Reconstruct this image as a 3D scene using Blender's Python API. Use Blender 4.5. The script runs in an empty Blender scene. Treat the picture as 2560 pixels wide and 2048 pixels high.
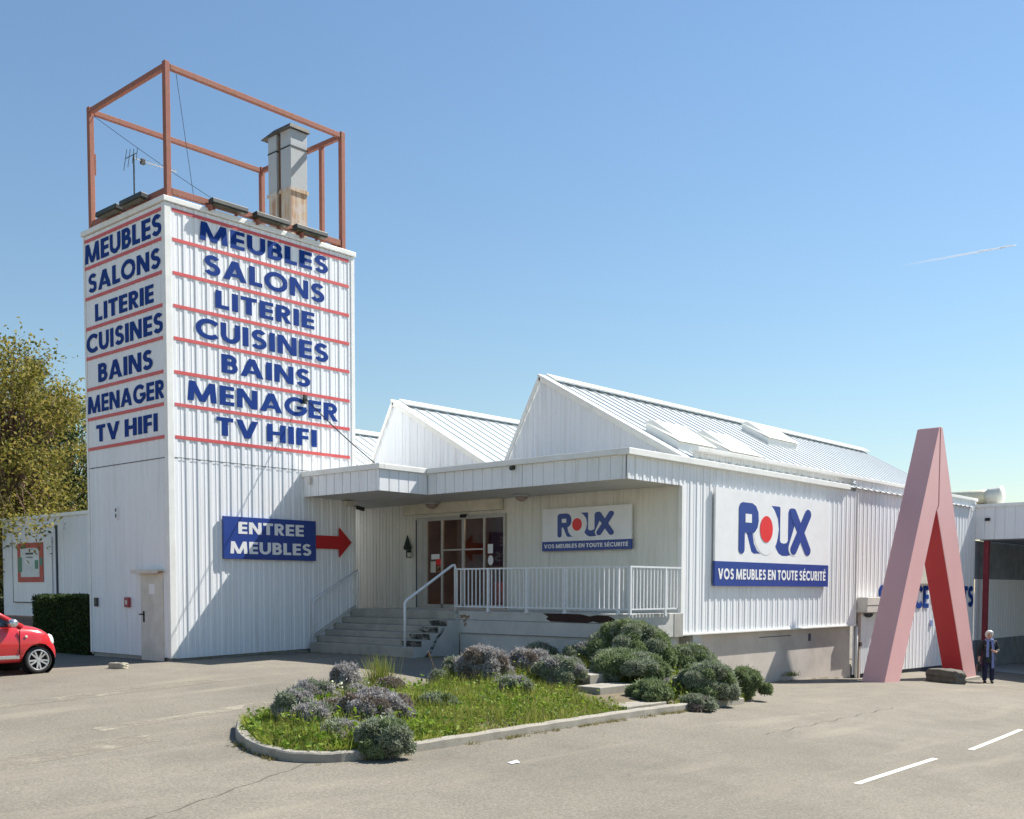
import bpy, bmesh, math, random
import numpy as np
from mathutils import Vector, Matrix
R = math.radians
S = bpy.context.scene
COL = S.collection
random.seed(7)
rng = np.random.default_rng(11)

# ------------------------------------------------------------------ camera, world, sun, exposure
CAM = (-13.0831, -22.1553, 1.6571)
RIGHT = (0.66652, -0.74548, 0.00214)
DOWN = (-0.03983, -0.03848, -0.99847)
FWD = (0.74442, 0.66542, -0.05534)
cd = bpy.data.cameras.new('camera')
cam = bpy.data.objects.new('camera', cd)
COL.objects.link(cam)
mw = Matrix.Identity(4)
for i in range(3):
    mw[i][0] = RIGHT[i]
    mw[i][1] = -DOWN[i]
    mw[i][2] = -FWD[i]
    mw[i][3] = CAM[i]
cam.matrix_world = mw
cd.sensor_width = 36.0
cd.lens = 36.0 * 2681.16 / 2560.0
cd.shift_y = (1621.34 - 1024.0) / 2560.0
cd.clip_end = 12000
S.camera = cam

SUN = Vector((1.0, -0.335, 1.215)).normalized()
elev = math.asin(SUN.z)
az = math.atan2(SUN.x, SUN.y)
world = bpy.data.worlds.new('World')
S.world = world
world.use_nodes = True
wn = world.node_tree
wn.nodes.clear()
wo = wn.nodes.new('ShaderNodeOutputWorld')
bg = wn.nodes.new('ShaderNodeBackground')
sk = wn.nodes.new('ShaderNodeTexSky')
sk.sky_type = 'NISHITA'
sk.sun_disc = False
sk.sun_elevation = elev
sk.sun_rotation = az
sk.altitude = 2000
sk.air_density = 2.0
sk.dust_density = 0.2
sk.ozone_density = 6.0
bg.inputs['Strength'].default_value = 0.070
wn.links.new(sk.outputs[0], bg.inputs['Color'])
wn.links.new(bg.outputs[0], wo.inputs['Surface'])
sl = bpy.data.lights.new('sun', 'SUN')
sl.energy = 5.0
sl.angle = R(0.5)
sl.color = (1.0, 0.95, 0.87)
so = bpy.data.objects.new('sun', sl)
COL.objects.link(so)
so.rotation_euler = (-SUN).to_track_quat('-Z', 'Y').to_euler()
S.view_settings.view_transform = 'Standard'
S.view_settings.look = 'None'
S.view_settings.exposure = 0.88
S.view_settings.gamma = 1.0
S.cycles.max_bounces = 6
S.cycles.transparent_max_bounces = 12

# ------------------------------------------------------------------ ground height (thin plate through surveyed points)
CP = np.array([(0,0,-.02),(0,4,-.05),(-4,1,-.12),(-8,3,-.2),(3.8,-3.5,.06),(5.3,-5,.03),(5.3,-8.9,-.28),(11.2,-8.8,-.72),(16.7,-8.8,-.92),(24,-9.5,-1.1),(24,-16,-1.45),(-13,-22,-.84),(-1.,-2.5,-.04),(-2,-12,-.5),(6,-14,-.75),(-12,-8,-.45),(10,-22,-1.3),(13.9,-11.0,-.70),(19.8,-11.2,-1.0),(19.8,-11.9,-1.15)], float)
def _U(r2):
    return np.where(r2 > 1e-9, r2 * np.log(np.maximum(r2, 1e-9)), 0)
_n = len(CP)
_A = np.zeros((_n + 3, _n + 3))
_A[:_n, :_n] = _U(((CP[:, None, :2] - CP[None, :, :2]) ** 2).sum(-1)) + np.eye(_n) * 3.0
_A[:_n, _n] = 1
_A[:_n, _n + 1:] = CP[:, :2]
_A[_n:, :_n] = _A[:_n, _n:].T
_W = np.linalg.solve(_A, np.r_[CP[:, 2], 0, 0, 0])
def G(x, y):
    x = min(max(x, -25), 32)
    y = min(max(y, -30), 12)
    d = (CP[:, 0] - x) ** 2 + (CP[:, 1] - y) ** 2
    return float(_W[:_n] @ _U(d) + _W[_n] + _W[_n + 1] * x + _W[_n + 2] * y)

# ------------------------------------------------------------------ mesh builder
class MB:
    def __init__(s):
        s.v = []
        s.f = []
    def add(s, vs, fs):
        b = len(s.v)
        s.v += [tuple(map(float, p)) for p in vs]
        s.f += [tuple(b + i for i in f) for f in fs]
        return s
    def box(s, x0, x1, y0, y1, z0, z1):
        if x0 > x1: x0, x1 = x1, x0
        if y0 > y1: y0, y1 = y1, y0
        if z0 > z1: z0, z1 = z1, z0
        return s.add([(x0,y0,z0),(x1,y0,z0),(x1,y1,z0),(x0,y1,z0),(x0,y0,z1),(x1,y0,z1),(x1,y1,z1),(x0,y1,z1)],
                     [(0,3,2,1),(4,5,6,7),(0,1,5,4),(1,2,6,5),(2,3,7,6),(3,0,4,7)])
    def frame_box(s, o, a, b, c):           # corner and three edge vectors
        o, a, b, c = map(Vector, (o, a, b, c))
        if a.cross(b).dot(c) < 0:
            a, b = b, a
        p = [o, o+a, o+a+b, o+b, o+c, o+a+c, o+a+b+c, o+b+c]
        return s.add(p, [(0,3,2,1),(4,5,6,7),(0,1,5,4),(1,2,6,5),(2,3,7,6),(3,0,4,7)])
    def beam(s, p, q, w, h=None, up=(0,0,1)):
        p, q = Vector(p), Vector(q)
        h = h or w
        d = (q - p).normalized()
        u = Vector(up)
        if abs(d.dot(u)) > .99: u = Vector((1,0,0))
        r = d.cross(u).normalized()
        u = r.cross(d).normalized()
        return s.frame_box(p - r*w/2 - u*h/2, r*w, u*h, q - p)
    def prism(s, poly, z0, z1):
        n = len(poly)
        a = sum(poly[i][0]*poly[(i+1) % n][1] - poly[(i+1) % n][0]*poly[i][1] for i in range(n))
        if a < 0: poly = poly[::-1]
        vs = [(x, y, z0) for x, y in poly] + [(x, y, z1) for x, y in poly]
        fs = [tuple(range(n))[::-1], tuple(range(n, 2*n))] + [(i, (i+1) % n, n + (i+1) % n, n + i) for i in range(n)]
        return s.add(vs, fs)
    def plate(s, poly, o, u, v, n, d):      # polygon in a (u,v) frame, thickened along n
        o, u, v, n = map(Vector, (o, u, v, n))
        k = len(poly)
        a = sum(poly[i][0]*poly[(i+1) % k][1] - poly[(i+1) % k][0]*poly[i][1] for i in range(k))
        if (a < 0) != (u.cross(v).dot(n) < 0): poly = poly[::-1]
        vs = [o + u*x + v*y for x, y in poly] + [o + u*x + v*y + n*d for x, y in poly]
        fs = [tuple(range(k))[::-1], tuple(range(k, 2*k))] + [(i, (i+1) % k, k + (i+1) % k, k + i) for i in range(k)]
        return s.add(vs, fs)
    def tube(s, pts, r, n=8, cap=True):
        pts = [Vector(p) for p in pts]
        rs = r if isinstance(r, (list, tuple)) else [r]*len(pts)
        b = len(s.v)
        prev = None
        for i, p in enumerate(pts):
            d = (pts[min(i+1, len(pts)-1)] - pts[max(i-1, 0)]).normalized()
            if prev is None:
                u = Vector((0,0,1)) if abs(d.z) < .9 else Vector((1,0,0))
                u = d.cross(u).normalized()
            else:
                u = (prev - d*prev.dot(d)).normalized()
            prev = u
            w = d.cross(u)
            for k in range(n):
                t = 2*math.pi*k/n
                q = p + (u*math.cos(t) + w*math.sin(t))*rs[i]
                s.v.append(tuple(q))
        for i in range(len(pts)-1):
            for k in range(n):
                a, c = b+i*n+k, b+i*n+(k+1) % n
                s.f.append((a, c, c+n, a+n))
        if cap:
            s.f.append(tuple(b+k for k in range(n))[::-1])
            e = b+(len(pts)-1)*n
            s.f.append(tuple(e+k for k in range(n)))
        return s
    def lathe(s, prof, c, axis, n=24, cap=True):      # prof: (radius, along)
        c, ax = Vector(c), Vector(axis).normalized()
        u = Vector((0,0,1)) if abs(ax.z) < .9 else Vector((1,0,0))
        u = ax.cross(u).normalized()
        w = ax.cross(u)
        b = len(s.v)
        for r, h in prof:
            for k in range(n):
                t = 2*math.pi*k/n
                s.v.append(tuple(c + ax*h + (u*math.cos(t) + w*math.sin(t))*r))
        for i in range(len(prof)-1):
            for k in range(n):
                a, d = b+i*n+k, b+i*n+(k+1) % n
                s.f.append((a, d, d+n, a+n))
        if cap:
            s.f.append(tuple(b+k for k in range(n))[::-1])
            e = b+(len(prof)-1)*n
            s.f.append(tuple(e+k for k in range(n)))
        return s
    def clad(s, p0, a, n, L, zb, zt, period, prof, brk=()):
        """ribbed sheet: profile (fraction, outward depth) swept vertically; zb, zt numbers or functions of the run"""
        p0, a, n = map(Vector, (p0, a, n))
        pts = []
        k = 0
        while k*period < L:
            for fr, d in prof:
                t = (k+fr)*period
                if t <= L: pts.append((t, d))
            k += 1
        pts.append((L, pts[-1][1]))
        for t in brk: pts.append((t, None))
        pts.sort(key=lambda e: e[0])
        for i, (t, d) in enumerate(pts):
            if d is None: pts[i] = (t, pts[i-1][1])
        fb = zb if callable(zb) else (lambda t: zb)
        ft = zt if callable(zt) else (lambda t: zt)
        b = len(s.v)
        for t, d in pts:
            q = p0 + a*t + n*d
            s.v.append((q.x, q.y, fb(t)))
            s.v.append((q.x, q.y, max(ft(t), fb(t)+.002)))
        flip = a.cross(Vector((0,0,1))).dot(n) < 0
        for i in range(len(pts)-1):
            f = (b+2*i, b+2*i+2, b+2*i+3, b+2*i+1)
            s.f.append(f[::-1] if flip else f)
        return s

WORG = {}
def _link(o): COL.objects.link(o)
def thing(name, label, cat, loc, group=None):
    o = bpy.data.objects.new(name, None)
    o.empty_display_size = .2
    _link(o)
    o.location = loc
    o['label'] = label
    o['category'] = cat
    if group: o['group'] = group
    WORG[o.name] = Vector(loc)
    return o
def mesh_obj(name, verts, faces, mat, org, smooth=False):
    me = bpy.data.meshes.new(name)
    me.from_pydata([tuple(Vector(p) - org) for p in verts], [], faces)
    me.materials.append(mat)
    if smooth:
        me.polygons.foreach_set('use_smooth', [True]*len(me.polygons))
    me.update()
    o = bpy.data.objects.new(name, me)
    _link(o)
    return o
def part(name, mb, mat, parent, label=None, smooth=False, bevel=0):
    org = WORG[parent.name]
    o = mesh_obj(name, mb.v, mb.f, mat, org, smooth)
    o.parent = parent
    WORG[o.name] = org
    if label: o['label'] = label
    if bevel: bev(o, bevel)
    return o
def bev(o, w):
    m = o.modifiers.new('bevel', 'BEVEL')
    m.width = w
    m.segments = 2
    m.limit_method = 'ANGLE'
    m.angle_limit = R(40)
def solo(name, mb, mat, label, cat, group=None, smooth=False, bevel=0, kind=None):
    v = np.array(mb.v)
    org = Vector(((v[:,0].min()+v[:,0].max())/2, (v[:,1].min()+v[:,1].max())/2, v[:,2].min()))
    o = mesh_obj(name, mb.v, mb.f, mat, org, smooth)
    o.location = org
    if label: o['label'] = label
    if cat: o['category'] = cat
    if group: o['group'] = group
    if kind: o['kind'] = kind
    WORG[o.name] = org
    if bevel: bev(o, bevel)
    return o
def structure(name, mb, mat, smooth=False):
    return solo(name, mb, mat, None, None, kind='structure', smooth=smooth)

# ------------------------------------------------------------------ materials
def mat_new(name):
    m = bpy.data.materials.new(name)
    m.use_nodes = True
    nt = m.node_tree
    b = nt.nodes['Principled BSDF']
    return m, nt, b
def N(nt, t, **kw):
    n = nt.nodes.new(t)
    for k, v in kw.items():
        if k.startswith('i_'): n.inputs[k[2:].replace('_', ' ')].default_value = v
        else: setattr(n, k, v)
    return n
def pos(nt, scale=(1,1,1)):
    g = N(nt, 'ShaderNodeNewGeometry')
    mp = N(nt, 'ShaderNodeMapping')
    mp.inputs['Scale'].default_value = scale
    nt.links.new(g.outputs['Position'], mp.inputs['Vector'])
    return mp.outputs[0]
def noise(nt, vec, scale, detail=4, rough=.55):
    n = N(nt, 'ShaderNodeTexNoise')
    n.inputs['Scale'].default_value = scale
    n.inputs['Detail'].default_value = detail
    n.inputs['Roughness'].default_value = rough
    nt.links.new(vec, n.inputs['Vector'])
    return n.outputs[0]
def ramp(nt, fac, stops):
    r = N(nt, 'ShaderNodeValToRGB')
    e = r.color_ramp.elements
    while len(e) < len(stops): e.new(.5)
    for i, (p, c) in enumerate(stops):
        e[i].position = p
        e[i].color = (*c, 1) if len(c) == 3 else c
    nt.links.new(fac, r.inputs[0])
    return r.outputs[0]
def mixc(nt, fac, a, b, mode='MIX'):
    m = N(nt, 'ShaderNodeMix', data_type='RGBA', blend_type=mode)
    for sock, v in ((m.inputs['Factor'], fac), (m.inputs['A'], a), (m.inputs['B'], b)):
        sock = sock if not isinstance(sock, tuple) else sock
        if hasattr(v, 'links') or isinstance(v, bpy.types.NodeSocket): nt.links.new(v, sock)
        elif isinstance(v, (int, float)): sock.default_value = v
        else: sock.default_value = (*v, 1)
    return m.outputs['Result']
def mixcol(nt, fac, a, b, mode='MIX'):
    m = nt.nodes.new('ShaderNodeMixRGB')
    m.blend_type = mode
    for i, v in enumerate((fac, a, b)):
        if isinstance(v, bpy.types.NodeSocket): nt.links.new(v, m.inputs[i])
        elif isinstance(v, (int, float)): m.inputs[i].default_value = v
        else: m.inputs[i].default_value = (*v, 1)
    return m.outputs[0]
def bump(nt, b, h, strength=.3, dist=.02):
    n = N(nt, 'ShaderNodeBump')
    n.inputs['Strength'].default_value = strength
    n.inputs['Distance'].default_value = dist
    nt.links.new(h, n.inputs['Height'])
    nt.links.new(n.outputs[0], b.inputs['Normal'])
def plain(name, col, rough=.5, metal=0.0, var=.12, scale=3.0, spec=.4, coat=0.0):
    m, nt, b = mat_new(name)
    f = noise(nt, pos(nt), scale, 5)
    lo = tuple(c*(1-var) for c in col)
    hi = tuple(min(1, c*(1+var)) for c in col)
    nt.links.new(ramp(nt, f, [(.3, lo), (.7, hi)]), b.inputs['Base Color'])
    b.inputs['Roughness'].default_value = rough
    b.inputs['Metallic'].default_value = metal
    b.inputs['Specular IOR Level'].default_value = spec
    b.inputs['Coat Weight'].default_value = coat
    return m
def cladding(name, col, dirt=(.42,.40,.34), amount=.35, rough=.42):
    m, nt, b = mat_new(name)
    streak = noise(nt, pos(nt, (5, 5, .22)), 1.6, 6, .6)
    big = noise(nt, pos(nt), .7, 4)
    fine = noise(nt, pos(nt), 18, 3)
    mask = ramp(nt, streak, [(.50, (0,0,0)), (.78, (1,1,1))])
    mk = mixcol(nt, 1.0, mask, ramp(nt, big, [(.35, (.15,.15,.15)), (.7, (amount*1.6,)*3)]), 'MULTIPLY')
    c0 = mixcol(nt, fine, tuple(c*.97 for c in col), col)
    c1 = mixcol(nt, mk, c0, dirt)
    # panel to panel tint
    pan = noise(nt, pos(nt, (1, 1, .03)), 2.2, 1)
    c2 = mixcol(nt, ramp(nt, pan, [(.42, (0,0,0)), (.6, (.22,.22,.22))]), c1, tuple(c*.86 for c in col))
    nt.links.new(c2, b.inputs['Base Color'])
    b.inputs['Roughness'].default_value = rough
    b.inputs['Specular IOR Level'].default_value = .35
    return m
def concrete(name, col, scale=2.0, stain=.5):
    m, nt, b = mat_new(name)
    f = noise(nt, pos(nt), scale, 8, .65)
    g = noise(nt, pos(nt, (1, 1, .35)), scale*.6, 5)
    s = noise(nt, pos(nt), 60, 3)
    c = ramp(nt, f, [(.3, tuple(x*.72 for x in col)), (.55, col), (.8, tuple(min(1, x*1.15) for x in col))])
    c = mixcol(nt, ramp(nt, g, [(.52, (0,0,0)), (.72, (stain,)*3)]), c, tuple(x*.45 for x in col))
    c = mixcol(nt, .25, c, ramp(nt, s, [(.3, tuple(x*.6 for x in col)), (.7, tuple(min(1, x*1.3) for x in col))]))
    nt.links.new(c, b.inputs['Base Color'])
    b.inputs['Roughness'].default_value = .88
    bump(nt, b, s, .35, .01)
    return m
def rusty(name, a, r1, r2, lo=.45, hi=.62, rough=.75, sc=6.0):
    m, nt, b = mat_new(name)
    f = noise(nt, pos(nt), sc, 8, .7)
    g = noise(nt, pos(nt, (1,1,.4)), sc*3, 4)
    c = mixcol(nt, ramp(nt, f, [(lo, (0,0,0)), (hi, (1,1,1))]), a, mixcol(nt, g, r1, r2))
    nt.links.new(c, b.inputs['Base Color'])
    b.inputs['Roughness'].default_value = rough
    bump(nt, b, f, .25, .01)
    return m
def foliage(name, cols, trans=.25, rough=.6):
    m, nt, b = mat_new(name)
    g = N(nt, 'ShaderNodeNewGeometry')
    big = noise(nt, pos(nt), 1.9, 3)
    ad = N(nt, 'ShaderNodeMath', operation='MULTIPLY_ADD')
    nt.links.new(g.outputs['Random Per Island'], ad.inputs[0])
    ad.inputs[1].default_value = .55
    mu = N(nt, 'ShaderNodeMath', operation='MULTIPLY')
    nt.links.new(big, mu.inputs[0])
    mu.inputs[1].default_value = .45
    nt.links.new(mu.outputs[0], ad.inputs[2])
    k = len(cols)
    c = ramp(nt, ad.outputs[0], [(.15+.7*i/(k-1), cc) for i, cc in enumerate(cols)])
    nt.links.new(c, b.inputs['Base Color'])
    b.inputs['Roughness'].default_value = rough
    b.inputs['Specular IOR Level'].default_value = .25
    if trans > 0:
        tr = N(nt, 'ShaderNodeBsdfTranslucent')
        nt.links.new(c, tr.inputs['Color'])
        mx = N(nt, 'ShaderNodeMixShader')
        mx.inputs[0].default_value = trans
        out = nt.nodes['Material Output']
        nt.links.new(b.outputs[0], mx.inputs[1])
        nt.links.new(tr.outputs[0], mx.inputs[2])
        nt.links.new(mx.outputs[0], out.inputs['Surface'])
    return m

M = {}
M['white'] = cladding('white_cladding', (.84,.855,.87))
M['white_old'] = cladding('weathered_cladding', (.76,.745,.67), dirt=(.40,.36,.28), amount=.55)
M['white_side'] = cladding('side_cladding', (.80,.82,.845), amount=.25)
M['roof'] = cladding('roof_sheet', (.56,.60,.61), dirt=(.42,.43,.40), amount=.6, rough=.38)
M['trim'] = plain('white_trim', (.80,.80,.76), .45, var=.07)
M['board'] = plain('white_board', (.80,.80,.80), .4, var=.04)
M['red'] = rusty('red_stripe', (.62,.085,.085), (.68,.17,.16), (.54,.06,.07), sc=1.5, rough=.5)
M['blue'] = rusty('blue_letter', (.008,.042,.225), (.012,.055,.27), (.007,.034,.185), sc=1.2, rough=.7)
M['blue'].node_tree.nodes['Principled BSDF'].inputs['Specular IOR Level'].default_value = .12
M['bluesign'] = rusty('blue_sign', (.016,.05,.26), (.024,.07,.32), (.014,.045,.23), sc=.8, rough=.35)
M['letterwhite'] = plain('white_letter', (.80,.80,.80), .4, var=.05)
M['redarrow'] = plain('red_arrow', (.50,.016,.02), .4, var=.08)
M['redlogo'] = plain('red_logo', (.75,.03,.03), .4, var=.05)
M['rust'] = rusty('rusted_red_steel', (.33,.115,.085), (.15,.055,.032), (.42,.19,.11), lo=.42, hi=.60)
M['galv'] = rusty('galvanised_duct', (.40,.43,.44), (.34,.20,.10), (.46,.36,.24), lo=.55, hi=.78, rough=.5, sc=2.2)
M['dark'] = plain('dark_metal', (.04,.047,.042), .55, var=.3)
M['fglass'] = plain('flood_glass', (.11,.095,.05), .3, var=.3)
M['black'] = plain('black_rubber', (.012,.012,.013), .7, var=.2)
M['rail'] = plain('white_rail_paint', (.72,.73,.74), .4, var=.06, scale=9)
M['concrete'] = concrete('grey_concrete', (.40,.385,.35))
M['base'] = concrete('tan_render', (.53,.475,.42), 1.1, .18)
M['slab'] = concrete('painted_concrete', (.52,.51,.48), 1.4, .25)
M['step'] = concrete('step_concrete', (.36,.345,.30), 2.6, .7)
M['kerb'] = concrete('kerb_stone', (.33,.305,.255), 3.5, .7)
M['moss'] = rusty('black_grime', (.035,.036,.032), (.06,.065,.05), (.09,.088,.078), sc=9, rough=.95)
M['rustpatch'] = rusty('peeled_brown', (.035,.014,.010), (.07,.03,.02), (.02,.01,.008), sc=8, rough=.9)
M['ruststain'] = rusty('rust_stain', (.34,.20,.10), (.42,.28,.16), (.26,.12,.05), sc=12, rough=.9)
def stain(m, scale, lo, hi):
    nt = m.node_tree
    out = nt.nodes['Material Output']; b_ = nt.nodes['Principled BSDF']
    f = noise(nt, pos(nt, (1,1,1.6)), scale, 6, .65)
    tr = N(nt, 'ShaderNodeBsdfTransparent')
    mx = N(nt, 'ShaderNodeMixShader')
    nt.links.new(ramp(nt, f, [(lo,(0,0,0)),(hi,(1,1,1))]), mx.inputs[0])
    nt.links.new(tr.outputs[0], mx.inputs[1]); nt.links.new(b_.outputs[0], mx.inputs[2])
    nt.links.new(mx.outputs[0], out.inputs['Surface'])
    return m
stain(M['moss'], 5, .36, .78)
stain(M['ruststain'], 9, .42, .66)
M['sculpt'] = rusty('faded_red_paint', (.64,.36,.355), (.69,.43,.42), (.59,.31,.305), lo=.3, hi=.8, rough=.5, sc=.6)
M['sculptred'] = rusty('deep_red_paint', (.46,.035,.045), (.50,.05,.05), (.38,.022,.038), lo=.3, hi=.8, rough=.5, sc=.6)
M['redpost'] = plain('dark_red_post', (.24,.03,.045), .6)
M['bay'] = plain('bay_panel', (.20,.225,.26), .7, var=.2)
M['alu'] = plain('aluminium_frame', (.50,.49,.45), .4, metal=.3, var=.08)
M['rock'] = concrete('rough_stone', (.13,.12,.10), 5, .7)
M['soil'] = concrete('bed_soil', (.16,.125,.075), 5, .5)
M['bark'] = concrete('bark', (.16,.10,.07), 6, .5)
M['pale'] = plain('pale_plastic', (.62,.59,.52), .5)
M['interior'] = plain('interior_brown', (.36,.17,.10), .7, var=.4, scale=1.5)
M['interiorfloor'] = plain('interior_floor', (.42,.30,.22), .4)
M['sofa'] = plain('sofa_red', (.60,.05,.04), .7)
M['skin'] = plain('skin', (.52,.31,.23), .55, var=.05)
M['hair'] = plain('white_hair', (.80,.78,.74), .7, var=.1, scale=30)
M['coat'] = plain('navy_coat', (.022,.028,.034), .8, var=.25, scale=9)
M['trouser'] = plain('navy_trousers', (.014,.016,.05), .8, var=.2)
M['scarf'] = plain('blue_scarf', (.20,.25,.50), .8, var=.25, scale=14)
M['bag'] = plain('black_bag', (.012,.012,.014), .5)
M['shade'] = plain('dark_panel', (.05,.06,.08), .7, var=.2)
M['yard'] = concrete('yard_concrete', (.40,.40,.41), .8, .3)
M['vent'] = plain('cream_vent', (.72,.66,.48), .4)
M['skyl'] = plain('skylight_dome', (.80,.79,.70), .3, var=.05)
M['line'] = rusty('road_paint', (.66,.64,.58), (.42,.39,.33), (.56,.53,.46), lo=.45, hi=.7, rough=.8, sc=8)
M['carred'] = plain('car_red', (.55,.022,.030), .28, var=.03, coat=1.0)
M['carglass'] = plain('car_glass', (.012,.016,.022), .05, var=.1, spec=.8)
M['chrome'] = plain('silver', (.62,.63,.65), .25, metal=.8, var=.04)
M['tyre'] = plain('tyre', (.022,.022,.023), .8, var=.2)
M['lens'] = plain('headlight', (.62,.64,.66), .12, var=.05)

def asphalt():
    m, nt, b = mat_new('beige_asphalt')  # one beige asphalt colour for the whole ground
    big = noise(nt, pos(nt), .18, 5)
    mid = noise(nt, pos(nt), 1.3, 6, .6)
    agg = noise(nt, pos(nt), 26, 3, .7)
    vo = N(nt, 'ShaderNodeTexVoronoi')
    vo.inputs['Scale'].default_value = 34
    nt.links.new(pos(nt), vo.inputs['Vector'])
    c = ramp(nt, big, [(.30, (.180,.165,.135)), (.5, (.218,.198,.161)), (.7, (.250,.227,.185))])
    c = mixcol(nt, .8, c, ramp(nt, mid, [(.3, (.86,.86,.87)), (.52, (1,1,1)), (.75, (1.07,1.065,1.05))]), 'MULTIPLY')
    c = mixcol(nt, .65, c, ramp(nt, agg, [(.30, (.66,.65,.64)), (.5, (1,1,1)), (.72, (1.32,1.30,1.26))]), 'MULTIPLY')
    c = mixcol(nt, .55, c, ramp(nt, vo.outputs['Distance'], [(.0, (1.25,1.24,1.2)), (.35, (.95,.95,.95)), (.7, (.72,.72,.72))]), 'MULTIPLY')
    # worn streaks along the driving direction, old oil marks
    st = noise(nt, pos(nt, (.22, 1.5, 1)), 1.0, 4)
    c = mixcol(nt, ramp(nt, st, [(.56, (0,0,0)), (.72, (.40,.40,.40))]), c, (.31,.274,.212))
    oil = noise(nt, pos(nt, (1,1,1)), .55, 3)
    c = mixcol(nt, ramp(nt, oil, [(.64, (0,0,0)), (.78, (.45,.45,.45))]), c, (.14,.125,.108))
    nt.links.new(c, b.inputs['Base Color'])
    b.inputs['Roughness'].default_value = .92
    b.inputs['Specular IOR Level'].default_value = .2
    bump(nt, b, agg, .38, .02)
    return m
M['asphalt'] = asphalt()

def glass():
    m, nt, b = mat_new('tinted_door_glass')
    out = nt.nodes['Material Output']
    gl = N(nt, 'ShaderNodeBsdfGlossy')
    gl.inputs['Roughness'].default_value = .02
    tr = N(nt, 'ShaderNodeBsdfTransparent')
    tr.inputs['Color'].default_value = (.78,.75,.72,1)
    lw = N(nt, 'ShaderNodeLayerWeight')
    lw.inputs['Blend'].default_value = .5
    fr = N(nt, 'ShaderNodeMapRange')
    nt.links.new(lw.outputs['Facing'], fr.inputs['Value'])
    fr.inputs['From Min'].default_value = 0; fr.inputs['From Max'].default_value = 1
    fr.inputs['To Min'].default_value = .04; fr.inputs['To Max'].default_value = .24
    mx = N(nt, 'ShaderNodeMixShader')
    nt.links.new(fr.outputs[0], mx.inputs[0])
    nt.links.new(tr.outputs[0], mx.inputs[1])
    nt.links.new(gl.outputs[0], mx.inputs[2])
    nt.links.new(mx.outputs[0], out.inputs['Surface'])
    return m
M['glass'] = glass()

# ------------------------------------------------------------------ lettering
T_ = .225
def _arc(cx, cy, rx, ry, a0, a1, n=12): return [(cx+rx*math.cos(R(a0+(a1-a0)*k/n)), cy+ry*math.sin(R(a0+(a1-a0)*k/n))) for k in range(n+1)]
def _stroke(pts, w=T_):
    L, Q = [], []
    n = len(pts)
    for i, p in enumerate(pts):
        a, b = pts[max(0, i-1)], pts[min(n-1, i+1)]
        d = Vector((b[0]-a[0], b[1]-a[1])).normalized()
        L.append((p[0]-d.y*w/2, p[1]+d.x*w/2)); Q.append((p[0]+d.y*w/2, p[1]-d.x*w/2))
    return ('strip', L, Q)
def _rect(a, b, c, d): return ('poly', [(a,b),(c,b),(c,d),(a,d)])
def _mir(p, w): return ('poly', [(w-x, y) for x, y in p][::-1])
def _glyph(c):
    h = T_/2
    if c == 'A': return .98, [('poly', [(0,0),(.26,0),(.62,1),(.36,1)]), _mir([(0,0),(.26,0),(.62,1),(.36,1)], .98), _rect(.25,.19,.73,.36)]
    if c == 'B': return .66, [_rect(0,0,.235,1), _stroke([(h,.895),(.33,.905)]+_arc(.33,.72,.19,.185,90,-90)+[(h,.535)], .215), _stroke([(h,.52),(.36,.52)]+_arc(.36,.308,.20,.212,90,-90)+[(h,.096)], .215)]
    if c == 'C': return .88, [_stroke(_arc(.52,.5,.42,.41,42,318,22))]
    if c in 'EÉ':
        g = [_rect(0,0,.25,1), _rect(.245,.80,.60,1), _rect(.245,.40,.58,.60), _rect(.245,0,.60,.20)]
        if c == 'É': g.append(('poly', [(.20,1.07),(.34,1.07),(.50,1.24),(.30,1.24)]))
        return .60, g
    if c == 'F': return .57, [_rect(0,0,.25,1), _rect(.245,.80,.57,1), _rect(.245,.38,.55,.58)]
    if c == 'G': return .98, [_stroke(_arc(.52,.5,.42,.41,40,352,24)), _rect(.56,.36,.99,.54)]
    if c == 'H': return .82, [_rect(0,0,.25,1), _rect(.57,0,.82,1), _rect(.245,.40,.575,.60)]
    if c == 'I': return .25, [_rect(0,0,.25,1)]
    if c == 'L': return .56, [_rect(0,0,.25,1), _rect(.245,0,.56,.21)]
    if c == 'M':
        d = [(.02,1),(.24,1),(.64,.06),(.50,.0),(.46,.0)]
        d = [(.06,1),(.30,1),(.69,.0),(.46,.0)]
        return 1.15, [('poly', [(0,0),(.235,0),(.30,1),(.06,1)]), _mir([(0,0),(.235,0),(.30,1),(.06,1)], 1.15), ('poly', d), _mir(d, 1.15)]
    if c == 'N': return .86, [_rect(0,0,.235,1), _rect(.625,0,.86,1), ('poly', [(.0,1),(.26,1),(.86,0),(.60,0)])]
    if c == 'O': return 1.02, [_stroke(_arc(.51,.5,.41,.41,0,360,32))]
    if c == 'R': return .68, [_rect(0,0,.235,1), _stroke([(h,.895),(.34,.905)]+_arc(.34,.70,.205,.205,90,-90)+[(h,.495)], .215), ('poly', [(.22,.44),(.44,.44),(.70,0),(.45,0)])]
    if c == 'S': return .66, [_stroke(_arc(.34,.715,.21,.195,28,262,14)+_arc(.32,.30,.23,.21,84,-155,16)[1:], .215)]
    if c == 'T': return .68, [_rect(.215,0,.465,1), _rect(0,.79,.68,1)]
    if c == 'U': return .78, [_stroke([(.105,1),(.105,.40)]+_arc(.39,.40,.285,.305,180,360)[1:]+[(.675,1)])]
    if c == 'V': return .92, [('poly', [(0,1),(.26,1),(.59,0),(.34,0)]), _mir([(0,1),(.26,1),(.59,0),(.34,0)], .92)]
    return .32, []
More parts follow.
